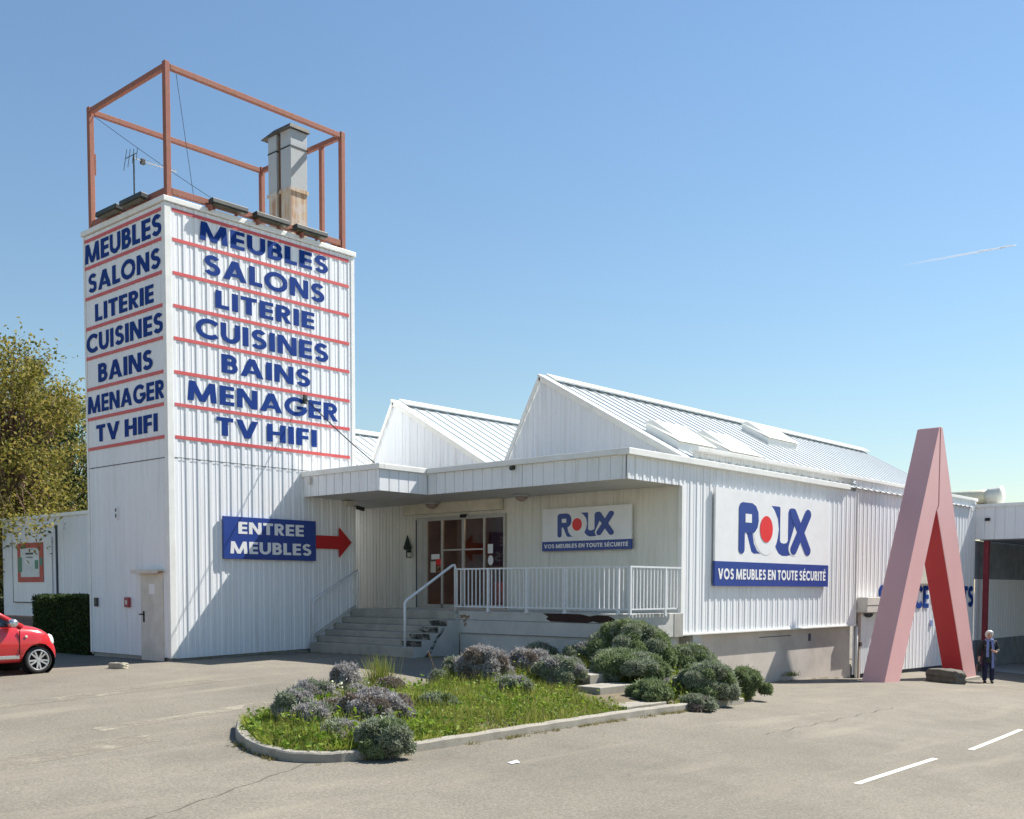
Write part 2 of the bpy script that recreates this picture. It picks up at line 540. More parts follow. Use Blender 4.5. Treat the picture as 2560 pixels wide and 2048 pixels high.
def text(s, o, u, v, n, w, h, wt=.0, depth=.008, lift=0.0, gap=.115):
    """heavy geometric capitals cut from thin plates, set to width w and cap height h"""
    o, u, v, n = map(Vector, (o, u, v, n))
    tot = sum(_glyph(c)[0] for c in s) + gap*(len(s)-1)
    kx = w/tot
    mb = MB(); x = 0
    for c in s:
        gw, parts = _glyph(c)
        for q, g in enumerate(parts):
            dz = depth*(1 - .045*q)
            P = lambda p: (p[0]*kx + x*kx, p[1]*h)
            if g[0] == 'poly': mb.plate([P(p) for p in g[1]], o + n*lift, u, v, n, dz)
            else:
                L, Q = [P(p) for p in g[1]], [P(p) for p in g[2]]
                for i in range(len(L)-1):
                    b = len(mb.v)
                    W4 = [L[i], L[i+1], Q[i+1], Q[i]]
                    mb.v += [tuple(o + n*(lift+dz) + u*a + v*e) for a, e in W4] + [tuple(o + n*lift + u*a + v*e) for a, e in W4]
                    fl = u.cross(v).dot(n) < 0
                    for f in ((3,2,1,0),(0,1,5,4),(2,3,7,6)): mb.f.append(tuple(b+k for k in (f[::-1] if fl else f)))
        x += gw + gap
    return mb
def text_parts(s, o, u, v, n, w, h, mat, parent, depth=.008, lift=0.0, gap=.115, sp=.38):
    """one part per word"""
    ws = s.split(' ')
    wd = [sum(_glyph(c)[0] for c in t) + gap*(len(t)-1) for t in ws]
    k = w/(sum(wd) + sp*(len(ws)-1))
    x = 0
    for t, q in zip(ws, wd):
        part('lettering', text(t, Vector(o) + Vector(u)*x*k, u, v, n, q*k, h, 0, depth, lift, gap), mat, parent)
        x += q + sp

def ell(cx, cy, rx, ry, n=36): return [(cx+rx*math.cos(2*math.pi*k/n), cy+ry*math.sin(2*math.pi*k/n)) for k in range(n)]
def capsule(ax, ay, bx, by, r, asp=1.0, n=10):
    d = math.atan2((by-ay), (bx-ax))
    p = []
    for k in range(n+1):
        t = d + math.pi/2 + math.pi*k/n
        p.append((ax + r*math.cos(t), ay + r*math.sin(t)))
    for k in range(n+1):
        t = d - math.pi/2 + math.pi*k/n
        p.append((bx + r*math.cos(t), by + r*math.sin(t)))
    return p

def logo_sign(name, label, o, u, n, W, H, band):
    """white board with the four-letter logo and a blue slogan band; o lower-left, u run, n outward"""
    o, u, n = Vector(o), Vector(u), Vector(n)
    z = Vector((0,0,1))
    t = thing(name, label, 'sign', o + u*W/2)
    mb = MB(); mb.frame_box(o, u*W, z*H, n*.05); part('board', mb, M['board'], t)
    mb = MB(); mb.frame_box(o - u*.012 - z*.012, u*(W+.024), z*(band+.012), n*.055); part('band', mb, M['bluesign'], t)
    text_parts('VOS MEUBLES EN TOUTE SÉCURITÉ', o + u*W*.022 + z*band*.26, u, z, n, W*.95, band*.44, M['letterwhite'], t, .004, .057, .14, .42)
    # logo drawn in units of the traced artwork (x 375..1645 across, 0..570 up)
    lx, lw = W*.18, W*.64
    ly, lh = band + (H-band)*.115, (H-band)*.73
    def P(pts, lift, d=.002):
        return [((x-375)/1270*lw, y/570*lh) for x, y in pts], lift
    base = o + u*lx + z*ly
    def put(mb, pts, lift):
        q, l = P(pts, lift)
        mb.plate(q, base + n*(.05+lift), u, z, n, .002)
    def arc(cx, cy, r, a0, a1, k=7): return [(cx+r*math.cos(R(a0+(a1-a0)*i/k)), cy+r*math.sin(R(a0+(a1-a0)*i/k))) for i in range(k+1)]
    blue = MB()
    put(blue, [(505,235),(600,235),(625,120),(680,40),(735,12),(620,8),(585,30)], .0)                 # leg of the R
    part('logo', blue, M['bluesign'], t)
    blue = MB()
    put(blue, [(885,560),(1058,560),(1072,545),(1072,178),(1085,150),(1140,140),(1190,150),(1215,178),(1215,505),(1235,545),(1280,562),(1330,540),(1345,470),(1345,90),(1290,20),(1200,0),(1110,0),(1050,25),(1010,70),(985,110),(1030,190),(1050,300),(1030,420),(970,510)], .0)
    part('logo', blue, M['bluesign'], t)
    halo = MB()
    put(halo, ell(826, 290, 212, 292), .003)
    part('logo_halo', halo, M['board'], t)
    halo = MB()
    put(halo, capsule(1420, 330, 1318, 92, 92), .003)
    part('logo_halo', halo, M['board'], t)
    b2 = MB()
    put(b2, [(375,60)] + arc(423, 48, 48, 180, 360)[1:] + [(471,235),(590,225),(640,250),(680,300),(698,370),(690,470),(650,535),(590,562),(430,562),(395,545),(375,505)], .006)
    part('logo', b2, M['bluesign'], t)
    b2 = MB()
    put(b2, capsule(1308, 500, 1582, 75, 60), .006)
    put(b2, capsule(1582, 505, 1318, 78, 60), .0085)
    part('logo', b2, M['bluesign'], t)
    w2 = MB()
    put(w2, [(478,345),(580,345),(580,440),(478,440)], .0095)
    part('logo_halo', w2, M['board'], t)
    r = MB()
    put(r, ell(828, 290, 108, 148), .012)
    part('logo_dot', r, M['redlogo'], t)
    return t

# ------------------------------------------------------------------ ground, road paint
def ground():
    xs = sorted(set([-900,-400,-180,-90,-50] + [round(-30+.8*i, 2) for i in range(82)] + [50,90,180,400,900]))
    ys = sorted(set([-900,-400,-180,-90,-50] + [round(-34+.8*i, 2) for i in range(72)] + [40,90,180,400,900]))
    mb = MB()
    mb.v = [(x, y, G(x, y)) for y in ys for x in xs]
    n = len(xs)
    mb.f = [(j*n+i, j*n+i+1, (j+1)*n+i+1, (j+1)*n+i) for j in range(len(ys)-1) for i in range(n-1)]
    structure('ground', mb, M['asphalt'], smooth=True)
ground()
def drape(poly_rows, lift=.004):
    mb = MB()
    n = len(poly_rows)
    for (a, b) in poly_rows:
        mb.v += [(a[0], a[1], G(*a)+lift), (b[0], b[1], G(*b)+lift)]
    mb.f = [(2*i, 2*i+1, 2*i+3, 2*i+2) for i in range(n-1)]
    return mb
for i, (x0, x1, lab) in enumerate([(-.22, 2.80, 'white road dash nearer the bottom edge, lower left of two dashes'), (4.25, 7.82, 'white road dash farther off, upper right of two dashes')]):
    y0 = -16.52 + .12*i
    y1 = y0 + .12 + (0.14 if i else .1)*.3
    rows = [((x0+(x1-x0)*k/8, y0+.10*k/8*(1.3 if i == 0 else 3)), (x0+(x1-x0)*k/8, y0+.088+.10*k/8*(1.3 if i == 0 else 3))) for k in range(9)]
    o = solo('road_marking', drape(rows), M['line'], lab, 'road marking', group='white dashes painted on the asphalt')
def asphalt_patch(name, rows, col, sc_, lo, hi):
    m, nt, b_ = mat_new(name)
    g = noise(nt, pos(nt), 26, 3, .7)
    nt.links.new(ramp(nt, g, [(.3, tuple(c*.72 for c in col)), (.7, tuple(c*1.2 for c in col))]), b_.inputs['Base Color'])
    b_.inputs['Roughness'].default_value = .95
    structure(name, drape(rows, .004), stain(m, sc_, lo, hi))
asphalt_patch('worn_asphalt', [((-5.8+.4*k, -7.98+.055*k+.03*math.sin(k*2)), (-5.8+.4*k, -7.66+.055*k+.04*math.sin(k*1.3))) for k in range(9)], (.335,.30,.235), 3.0, .30, .66)
asphalt_patch('worn_asphalt', [((-9.5+.5*k, -9.9+.10*k), (-9.5+.5*k, -9.35+.11*k)) for k in range(9)], (.30,.267,.208), 2.2, .36, .7)
asphalt_patch('worn_asphalt', [((-6.6+.45*k, -4.9+.02*k), (-6.6+.45*k, -4.45+.03*k)) for k in range(12)], (.30,.267,.208), 2.2, .36, .7)
asphalt_patch('asphalt_crack', [((-9.2+.2*k, -13.35+.085*k+.03*math.sin(k*1.9)), (-9.2+.2*k, -13.325+.085*k+.035*math.sin(k*1.9+.3))) for k in range(22)], (.13,.115,.09), 5.0, .34, .55)
asphalt_patch('asphalt_crack', [((2.2+.25*k, -13.9+.02*k+.04*math.sin(k*1.5)), (2.2+.25*k, -13.88+.02*k+.045*math.sin(k*1.5+.4))) for k in range(26)], (.12,.105,.085), 3.0, .38, .55)
# scrap of white paper
mb = MB(); z = G(-2.91,-13.1)
mb.add([(-3.0,-13.14,z+.006),(-2.86,-13.16,z+.012),(-2.82,-13.07,z+.03),(-2.97,-13.04,z+.01)], [(0,1,2,3)])
solo('paper_scrap', mb, M['letterwhite'], 'small white scrap lying on the asphalt in front of the kerb', 'litter')

# ------------------------------------------------------------------ tower
RIB = [(0,0),(.05,0),(.09,.015),(.36,.015),(.40,0),(.66,0),(.69,.006),(.77,.006),(.80,0)]
FINE = [(0,0),(.12,0),(.2,.012),(.42,.012),(.5,0),(.62,0),(.68,.006),(.78,.006),(.84,0)]
PAN = [(0,-.02),(.045,-.02),(.06,0),(.94,0),(.955,-.02)]
TX, TY, TZ = 5.42, 3.75, 10.30
tower = thing('sign_tower', 'tall white clad tower lettered in blue between red stripes', 'tower', (TX/2, TY/2, 0))
mb = MB()
mb.clad((.12,0,0), (1,0,0), (0,-1,0), TX-.2, lambda t: .04+.022*t, TZ, .30, RIB)
mb.clad((0,TY-.04,0), (0,-1,0), (-1,0,0), TY-.16, .06, TZ, .26, FINE)
mb.clad((TX,.06,0), (0,1,0), (1,0,0), TY-.1, .0, TZ, .30, FINE)
mb.clad((TX,TY,0), (-1,0,0), (0,1,0), TX, .0, TZ, .30, FINE)
part('cladding', mb, M['white'], tower)
mb = MB()
for bx in ((-.032, .13, -.034, .10, .05, TZ), (TX-.09, TX+.03, -.030, .07, .1, TZ), (-.028, .06, TY-.05, TY+.03, .05, TZ)):
    mb = MB(); mb.box(*bx); part('corner_trim', mb, M['trim'], tower, bevel=.008)
mb = MB(); mb.box(-.065, TX+.065, -.065, TY+.065, TZ+.01, TZ+.13); part('coping', mb, M['trim'], tower, bevel=.012)
mb = MB(); mb.box(.05, TX-.02, .06, TY-.02, -.35, .10); part('plinth', mb, M['concrete'], tower)
mb = MB(); mb.box(.14, TX-.1, -.022, -.018, 4.628, 4.642); mb.box(-.016, -.013, .14, TY-.06, 4.62, 4.638); part('sheet_joint', mb, M['shade'], tower)
for zz in (10.17, 9.515, 8.775, 8.045, 7.32, 6.565, 5.835, 5.10):
    mb = MB(); mb.box(.17, 5.27, -.0205, -.0155, zz-.038, zz+.038); part('stripe', mb, M['red'], tower)
    mb = MB(); mb.box(-.022, -.012, .0, 3.73, zz-.038, zz+.038); part('stripe', mb, M['red'], tower)
for s, a, b, z0, z1 in [('MEUBLES',.87,4.59,9.68,10.10),('SALONS',.98,4.47,8.93,9.38),('LITERIE',1.27,4.14,8.21,8.62),('CUISINES',.74,4.58,7.45,7.90),('BAINS',1.41,4.0,6.74,7.17),('MENAGER',.5,4.87,5.98,6.43),('TV HIFI',1.25,4.19,5.26,5.69)]:
    text_parts(s, (a, -.0155, z0), (1,0,0), (0,0,1), (0,-1,0), b-a, z1-z0, M['blue'], tower, .004)
for s, a, b_e, z0, z1 in [('MEUBLES',3.70,.03,9.62,10.08),('SALONS',3.55,.19,8.90,9.34),('LITERIE',3.24,.5,8.17,8.58),('CUISINES',3.72,.08,7.45,7.89),('BAINS',3.14,.6,6.69,7.13),('MENAGER',3.72,.05,5.97,6.39),('TV HIFI',3.29,.43,5.25,5.66)]:
    a, b_e = min(a, 3.69), max(b_e, .125)
    text_parts(s, (-.011, a, z0), (0,-1,0), (0,0,1), (-1,0,0), a-b_e, z1-z0, M['blue'], tower, .008)
mb = MB(); mb.box(-.045, -.012, .27, 1.25, -.06, 2.02); dr = part('door', mb, M['pale'], tower, bevel=.006)
mb = MB(); mb.box(-.115, -.045, 1.10, 1.13, 1.03, 1.06); mb.box(-.115, -.09, 1.08, 1.22, 1.03, 1.06); mb.box(-.055, -.045, 1.08, 1.14, .86, 1.12); part('door_handle', mb, M['black'], dr)
mb = MB(); mb.box(-.047, -.0452, .62, .86, 1.52, 1.76); part('door_notice', mb, M['board'], dr)
mb = MB(); mb.box(-.20, .0, .22, 1.42, 2.05, 2.09); mb.box(-.20,-.19,.22,1.42,2.0,2.05); part('door_canopy', mb, M['pale'], tower)
mb = MB(); mb.box(-.05, -.012, 2.29, 2.39, 3.31, 3.61); pl = part('wall_plate', mb, M['board'], tower)
for a_, c_ in ((3.50,3.58),(3.36,3.45)):
    mb = MB(); mb.box(-.054, -.05, 2.31, 2.37, a_, c_); part('plate_mark', mb, M['shade'], pl)
mb = MB(); mb.box(-.07, -.012, 3.34, 3.48, 1.20, 1.42); solo('meter_box', mb, M['dark'], 'small dark box on the shaded tower wall near the hedge', 'wall box', bevel=.01)
mb = MB(); mb.box(-.08, -.012, 1.76, 1.98, 1.20, 1.44); ab = solo('alarm_box', mb, plain('alarm_red', (.33,.05,.07), .5), 'small red alarm box on the tower wall left of the pale door', 'wall box', bevel=.015)
mb = MB(); mb.box(-.084, -.08, 1.82, 1.92, 1.27, 1.37); part('label_plate', mb, M['pale'], ab)

# rusted frame on the roof of the tower
zb, zt = TZ+.13, 13.36
fr = thing('roof_frame', 'rusted red open steel frame standing on the tower roof', 'steel frame', (2.6, 1.8, zb))
X0, X1, Y0, Y1 = .10, 5.10, .03, 3.52
for (x, y) in ((X0,Y0),(X1,Y0),(X0,Y1),(X1,Y1)):
    mb = MB(); mb.box(x-.064, x+.064, y-.064, y+.064, zb-.02, zt+.04); part('post', mb, M['rust'], fr, bevel=.01)
mb = MB(); mb.box(X1-.055, X1+.055, .80, .91, zb-.02, zt-.07); part('post', mb, M['rust'], fr, bevel=.01)
for a, b in (((X0+.08,Y0),(X1-.08,Y0)), ((X0+.08,Y1),(X1-.08,Y1)), ((X0,Y0+.08),(X0,Y1-.08)), ((X1,Y0+.08),(X1,Y1-.08))):
    mb = MB(); mb.beam((a[0],a[1],zt-.06), (b[0],b[1],zt-.06), .10, .12); part('beam', mb, M['rust'], fr, bevel=.008)
    mb = MB(); mb.beam((a[0],a[1],zb+.15), (b[0],b[1],zb+.15), .10, .14); part('beam', mb, M['rust'], fr, bevel=.008)
mb = MB(); mb.box(X0+.076, X0+.10, Y1-.06, Y1+.03, 11.8, 12.3); part('bracket', mb, M['rust'], fr)
for i in range(3):
    x = 1.1+i*1.3
    mb = MB(); mb.box(x-.03, x+.03, -.16, .08, zb-.06, zb+.06); part('bracket', mb, M['rust'], fr)

# floodlights
def flood(c, ux, n, label):
    c, ux, n = Vector(c), Vector(ux), Vector(n)
    t = thing('floodlight', label, 'floodlight', c, group='floodlights along the tower edge')
    z = Vector((0,0,1))
    d = (n*.97 + z*.10).normalized()
    up = ux.cross(d).normalized()
    if up.z < 0: up = -up
    mb = MB(); L = .98
    mb.frame_box(c - ux*L/2 - up*.05 + n*.02, ux*L, up*.12, d*.19); part('housing', mb, M['dark'], t, bevel=.02)
    mb = MB(); mb.frame_box(c - ux*(L/2-.06) - up*.055 + n*.04, ux*(L-.12), -up*.012, d*.14); part('glass', mb, M['fglass'], t)
    mb = MB(); mb.beam(c + n*.02 + ux*.3, c - n*.10 - z*.16 + ux*.3, .05); part('bracket', mb, M['rust'], t); mb = MB(); mb.beam(c + n*.02 - ux*.3, c - n*.10 - z*.16 - ux*.3, .05); part('bracket', mb, M['rust'], t)
for x, l in ((1.58, 'dark floodlight on the sunlit tower edge, nearest the front corner'), (2.78, 'dark floodlight midway along the sunlit tower edge'), (3.95, 'dark floodlight on the sunlit tower edge below the flue duct')):
    flood((x, -.02, zb+.13), (1,0,0), (0,-1,0), l)
for y, l in ((2.25, 'dark floodlight on the shaded tower edge, at the far left corner'), (1.12, 'dark floodlight on the shaded tower edge, nearer the front corner')):
    flood((-.02, y, zb+.11), (0,1,0), (-1,0,0), l)

# flue duct
ch = thing('flue_duct', 'tall twin galvanised flue with rust streaks and flared cap', 'chimney', (4.7, 2.0, TZ))
M['galv_rust'] = None
def galv_rust():
    m, nt, b_ = mat_new('rust_streaked_duct')
    f = noise(nt, pos(nt, (7, 7, .35)), 1.5, 6, .6)
    g = noise(nt, pos(nt), 2.5, 5)
    c = ramp(nt, f, [(.32, (.46,.44,.38)), (.47, (.50,.40,.27)), (.58, (.36,.19,.10)), (.72, (.47,.43,.36))])
    c = mixcol(nt, ramp(nt, g, [(.45,(0,0,0)),(.65,(.7,.7,.7))]), c, (.50,.49,.46))
    nt.links.new(c, b_.inputs['Base Color'])
    b_.inputs['Roughness'].default_value = .6
    return m
M['galv_rust'] = galv_rust()
for (xa, xb, ya, yb) in ((4.43,4.97,1.30,1.73), (4.43,4.97,1.91,2.28)):
    mb = MB(); mb.box(xa, xb, ya, yb, 12.12, 13.66); part('duct', mb, M['galv'], ch, bevel=.012)
    mb = MB(); mb.box(xa+.006, xb-.006, ya+.006, yb-.006, TZ+.1, 12.12); part('lower_duct', mb, M['galv_rust'], ch, label='rust streaked lower duct section', bevel=.012)
mb = MB(); mb.box(4.50, 4.9, 1.735, 1.905, TZ+.1, 13.5); part('gap_shade', mb, plain('gap_shade_brown', (.13,.07,.04), .8), ch)  # dark brown fill paints the shaded gap between the two flues
for zc, h, e, mm in ((13.22,.018,.010,'dark'), (12.12,.045,.03,'galv_rust')):
    mb = MB(); mb.box(4.43-e, 4.97+e, 1.30-e, 1.73+e, zc-h, zc+h); part('band', mb, M[mm], ch)
    mb = MB(); mb.box(4.43-e, 4.97+e, 1.91-e, 2.28+e, zc-h, zc+h); part('band', mb, M[mm], ch)
mb = MB()
mb.add([(4.36,1.23,13.67),(5.03,1.23,13.67),(5.03,2.52,13.64),(4.36,2.52,13.64),(4.42,1.27,13.78),(5.0,1.27,13.78),(5.0,2.0,13.78),(4.42,2.0,13.78)],
       [(0,3,2,1),(4,5,6,7),(0,1,5,4),(1,2,6,5),(2,3,7,6),(3,0,4,7)])
part('cap', mb, rusty('dark_cap', (.07,.065,.055), (.08,.05,.035), (.20,.18,.15), sc=4), ch)  # cap coloured in mottled dark tones
# antenna
an = thing('tv_antenna', 'thin television aerial on a mast inside the roof frame', 'antenna', (.5, 2.2, TZ+.1))
mb = MB(); mb.tube([(.5,2.2,TZ+.1),(.5,2.2,12.05)], .018, 6); part('mast', mb, M['dark'], an)
mb = MB(); mb.tube([(.5,2.2,11.97),(1.5,1.95,11.86)], .012, 6)
for k in range(9):
    t = .2+.09*k
    p = Vector((.5,2.2,11.97)).lerp(Vector((1.5,1.95,11.86)), t)
    mb.tube([p+Vector((.06,.24,.03)), p-Vector((.06,.24,.03))], .006, 5)
part('boom', mb, M['chrome'], an)
mb = MB()
for a in (-.5, -.17, .17, .5):
    mb.tube([(.46,2.2+a*.5,11.97+a*.1+.2),(.40,2.2+a*.6,11.97-a*.1-.2)], .008, 5)
mb.tube([(.43,1.95,12.0),(.43,2.45,12.0)], .01, 5)
mb.box(.66,.76,2.12,2.2,11.87,11.99)
part('reflector', mb, M['dark'], an)
# stays and cables
def cable(name, p, q, sag, r, label):
    p, q = Vector(p), Vector(q)
    pts = [p.lerp(q, k/12) - Vector((0,0,1))*sag*4*(k/12)*(1-k/12) for k in range(13)]
    mb = MB(); mb.tube(pts, r, 5)
    return solo(name, mb, M['black'], label, 'cable')
cable('stay_wire', (X0+.06,Y1-.06,13.2), (2.0,.1,zb+.1), .05, .006, 'thin wire slanting across the roof frame past the aerial')
cable('hanging_wire', (.35,.02,13.2), (.75,.02,zb+.2), .0, .006, 'thin wire hanging from the top beam beside the front post')
cb = cable('overhead_cable', (3.79,-.04,6.47), (4.1,-2.35,4.68), .05, .014, 'black cable running from the tower lettering down to the porch roof')
mb = MB(); mb.box(3.75,3.83,-.10,-.03,6.30,6.52); part('hook', mb, M['dark'], cb)

# ------------------------------------------------------------------ entrance sign and arrow on the tower
es = thing('entrance_sign', 'blue ENTREE MEUBLES sign on the tower wall', 'sign', (2.72,-.06,2.36))
mb = MB(); mb.box(1.355, 4.075, -.10, -.035, 2.36, 3.37); part('board', mb, M['bluesign'], es, bevel=.006)
part('lettering', text('ENTREE', (1.76,-.10,2.965), (1,0,0), (0,0,1), (0,-1,0), 1.93, .285, .034, .004), M['letterwhite'], es)
part('lettering', text('MEUBLES', (1.53,-.10,2.49), (1,0,0), (0,0,1), (0,-1,0), 2.39, .29, .034, .004), M['letterwhite'], es)
mb = MB()
mb.plate([(4.085,2.685),(4.86,2.685),(4.86,2.47),(5.27,2.87),(4.86,3.245),(4.86,3.02),(4.085,3.02)], (0,-.045,0), (1,0,0), (0,0,1), (0,-1,0), .03)
solo('arrow_sign', mb, M['redarrow'], 'flat red arrow pointing right towards the entrance', 'sign', bevel=.004)

# ------------------------------------------------------------------ main building
XE = 26.57
b = thing('furniture_hall', 'white ribbed showroom building with saw-tooth roofs', 'building', (16, 0, -1))
WY = -8.86
teeth = [(-4.8), .6, 6.0, 11.4]
def gz(y):      # roof height along the front wall
    for a in teeth:
        if a-4.15 <= y <= a: return 6.88 - .555*(a-y)
        if a < y <= a+1.3: return 6.88 - 1.75*(y-a)
    return 4.6
# front wall (dirty white under the porch), with the door opening left free
mb = MB()
yl = 2.4
PW = [(0,0),(.05,0),(.08,-.012),(.12,-.012),(.15,0),(.55,0),(.58,-.008),(.62,-.008),(.65,0)]
mb.clad((7.4,2.4,0), (0,-1,0), (-1,0,0), 2.4+.33, .3, 3.99, .28, PW)
mb.clad((7.4,-3.65,0), (0,-1,0), (-1,0,0), 8.86-3.65, .3, 3.99, .28, PW)
mb.clad((7.4,-.33,0), (0,-1,0), (-1,0,0), 3.32, 3.6, 3.99, .28, PW)
part('entrance_wall', mb, M['white_old'], b)
mb = MB()
mb.clad((7.4,18,0), (0,-1,0), (-1,0,0), 15.6, -.3, 4.9, .30, FINE)
part('wall', mb, M['white_side'], b)
for a in teeth:   # gables
    mb = MB()
    L = 5.45
    ys = a+1.3
    mb.clad((7.4,ys,0), (0,-1,0), (-1,0,0), L, 4.45, lambda t, ys=ys, a=a: min(6.88-1.75*max(0, (ys-t)-a), 6.88-.555*max(0, a-(ys-t))), .30, FINE, brk=(1.3,))
    part('gable', mb, M['white_side'], b)
# roof slopes, ribs running down the slope
for a in teeth:
    x1 = 26.2 if a < 0 else 26.0
    mb = MB()
    k = 0
    prof = [(0,0),(.10,0),(.16,.027),(.28,.027),(.34,0)]
    xs = []
    x = 7.45
    while x < x1:
        for f_, d in prof:
            if x+f_*.42 <= x1: xs.append((x+f_*.42, d))
        x += .42
    v = []
    for x, d in xs:
        for (y, z_) in ((a+.05, 6.90), (a-2.1, 6.90-.555*2.15), (a-4.18, 6.90-.555*4.23)):
            v.append((x, y-.49*d, z_+.87*d))
    f = []
    for i in range(len(xs)-1):
        for j in range(2):
            f.append((3*i+j, 3*i+j+1, 3*i+j+4, 3*i+j+3))
    mb.add(v, f)
    part('roof', mb, M['roof'], b)
    mb = MB()
    mb.add([(7.45,a+.02,6.88),(x1,a+.02,6.88),(x1,a+1.3,4.6),(7.45,a+1.3,4.6)], [(0,1,2,3)])
    part('north_light', mb, M['roof'], b)
    # verge flashing and ridge cap
    mb = MB()
    mb.beam((7.42,a+.02,6.93),(7.42,a-4.2,6.93-.555*4.22), .30, .05, up=(0,-.49,.87))
    mb.frame_box((7.33,a+.03,6.95),(0,-4.22,-4.22*.555),(.03,0,0),(0,0,-.16))
    mb.frame_box((7.33,a+.03,6.95),(0,1.3,-2.28),(.03,0,0),(0,-.05,-.12))
    part('verge_trim', mb, M['trim'], b)
    mb = MB()
    mb.frame_box((7.6,a-.26,6.81),(x1-7.6,0,0),(0,.29,.16),(0,-.02,.035))
    part('ridge_cap', mb, M['trim'], b)
    mb = MB()
    mb.add([(x1-.05,a+1.3,4.4),(x1-.05,a-4.2,4.4),(x1-.05,a,6.85)], [(0,1,2)])
    part('gable', mb, M['white_side'], b)
mb = MB(); mb.box(7.45, 26.0, 12.7, 18, 4.6, 4.75); part('roof', mb, M['roof'], b)
# skylights on the front slope
def rz(y): return 6.90+.555*(y+4.8)
for (xa, xb, ya, yb) in ((7.95,9.55,-8.45,-7.55), (10.2,11.75,-8.48,-7.55), (15.75,17.6,-6.5,-5.62)):
    mb = MB()
    mb.add([(xa,ya,rz(ya)-.02),(xb,ya,rz(ya)-.02),(xb,yb,rz(yb)-.02),(xa,yb,rz(yb)-.02),(xa,ya,rz(ya)+.17),(xb,ya,rz(ya)+.17),(xb,yb,rz(yb)+.2),(xa,yb,rz(yb)+.2)],
           [(0,3,2,1),(4,5,6,7),(0,1,5,4),(1,2,6,5),(2,3,7,6),(3,0,4,7)])
    s_ = part('skylight', mb, M['trim'], b)
    mb = MB()
    xm = (xa+xb)/2
    mb.add([(xa-.04,ya-.06,rz(ya)+.17),(xb+.04,ya-.06,rz(ya)+.17),(xb+.04,yb+.04,rz(yb)+.2),(xa-.04,yb+.04,rz(yb)+.2),(xa+.1,ya+.1,rz(ya)+.30),(xb-.1,ya+.1,rz(ya)+.30),(xb-.1,yb-.1,rz(yb)+.27),(xa+.1,yb-.1,rz(yb)+.27)],
           [(0,3,2,1),(4,5,6,7),(0,1,5,4),(1,2,6,5),(2,3,7,6),(3,0,4,7)])
    part('skylight_dome', mb, M['skyl'], s_, bevel=.02)
# right-hand long wall
mb = MB()
mb.clad((16.55,WY,0), (1,0,0), (0,-1,0), XE-16.55, lambda t: -.80-.012*t, 4.80, .28, RIB)
mb.clad((8.1,-8.76,0), (1,0,0), (0,-1,0), 8.5, 4.3, 4.80, .28, RIB)
part('wall', mb, M['white'], b)
mb = MB(); mb.box(8.05, XE+.02, -8.93, -8.70, 4.80, 4.90); part('gutter', mb, M['trim'], b, bevel=.01)
mb = MB(); mb.box(16.6, XE, WY+.03, WY+.4, -1.4, -.78); part('plinth', mb, M['shade'], b)
# overhanging front panel wall
mb = MB()
mb.clad((7.46,-8.90,0), (1,0,0), (0,-1,0), 16.58-7.46, .66, 4.46, .28, RIB)
part('panel_wall', mb, M['white'], b)
for bx in ((7.375, 7.475, -8.945, -8.85, .66, 3.97), (7.375, 16.60, -8.955, -8.86, .615, .66), (16.555, 16.60, -8.94, -8.86, .66, 4.40)):
    mb = MB(); mb.box(*bx); part('corner_trim', mb, M['trim'], b, bevel=.006)
mb = MB(); mb.box(5.24, 15.9, -9.02, -8.72, 4.46, 4.60); part('coping', mb, M['trim'], b, bevel=.012)
# rendered base below the panel wall
mb = MB(); mb.box(8.34, 16.5, -8.80, -8.4, -1.3, .615); mb.box(16.5,16.62,-8.80,-8.4,-1.3,-.5); part('base_wall', mb, M['base'], b)
mb = MB(); mb.box(7.97, 8.335, -8.895, -8.5, -1.0, .612); part('pillar', mb, M['slab'], b)
mb = MB(); mb.box(7.0, 7.96, -8.35, -8.2, -1.0, .61); part('recess_wall', mb, M['concrete'], b)
mb = MB(); mb.box(13.9, 14.02, -8.812, -8.80, .27, .47); mb.box(11.2,12.9,-8.803,-8.80,.44,.46); part('wall_hole', mb, M['shade'], b)
mb = MB(); mb.tube([(16.66,-8.93,.6),(16.66,-8.93,-.95)], .045, 10); part('downpipe', mb, M['trim'], b, smooth=True)
# porch roof with its stepped fascia
FZ0, FZ1 = 3.97, 4.47
mb = MB()
mb.clad((3.76,0,0), (0,-1,0), (-1,0,0), 2.9, FZ0, FZ1, .31, PAN)
mb.clad((3.76,-2.9,0), (1,0,0), (0,-1,0), 1.57, FZ0, FZ1, .31, PAN)
mb.clad((5.33,-2.9,0), (0,-1,0), (-1,0,0), 5.97, FZ0, FZ1, .31, PAN)
mb.clad((5.33,-8.90,0), (1,0,0), (0,-1,0), 2.13, FZ0, FZ1, .28, RIB)
part('fascia', mb, M['white'], b)
mb = MB()
mb.box(3.70, 3.86, -2.96, 0.0, 4.47, 4.60)
mb.box(3.861, 5.239, -2.96, -2.80, 4.47, 4.601)
mb.box(5.24, 5.42, -8.719, -2.80, 4.47, 4.60)
part('coping', mb, M['trim'], b, bevel=.012)
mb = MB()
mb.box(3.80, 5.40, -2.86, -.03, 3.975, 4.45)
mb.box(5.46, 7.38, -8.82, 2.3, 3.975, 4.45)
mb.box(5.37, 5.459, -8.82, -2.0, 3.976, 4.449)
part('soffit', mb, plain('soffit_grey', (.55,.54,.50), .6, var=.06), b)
mb = MB(); mb.tube([(5.34,-5.74,4.42),(5.22,-5.74,4.40)], .05, 10); part('rain_spout', mb, M['dark'], b)
# steel header above the door
mb = MB(); mb.box(7.22, 7.37, -3.56, .09, 3.69, 3.972); part('door_header', mb, plain('cream_header', (.68,.64,.50), .5), b, bevel=.006)
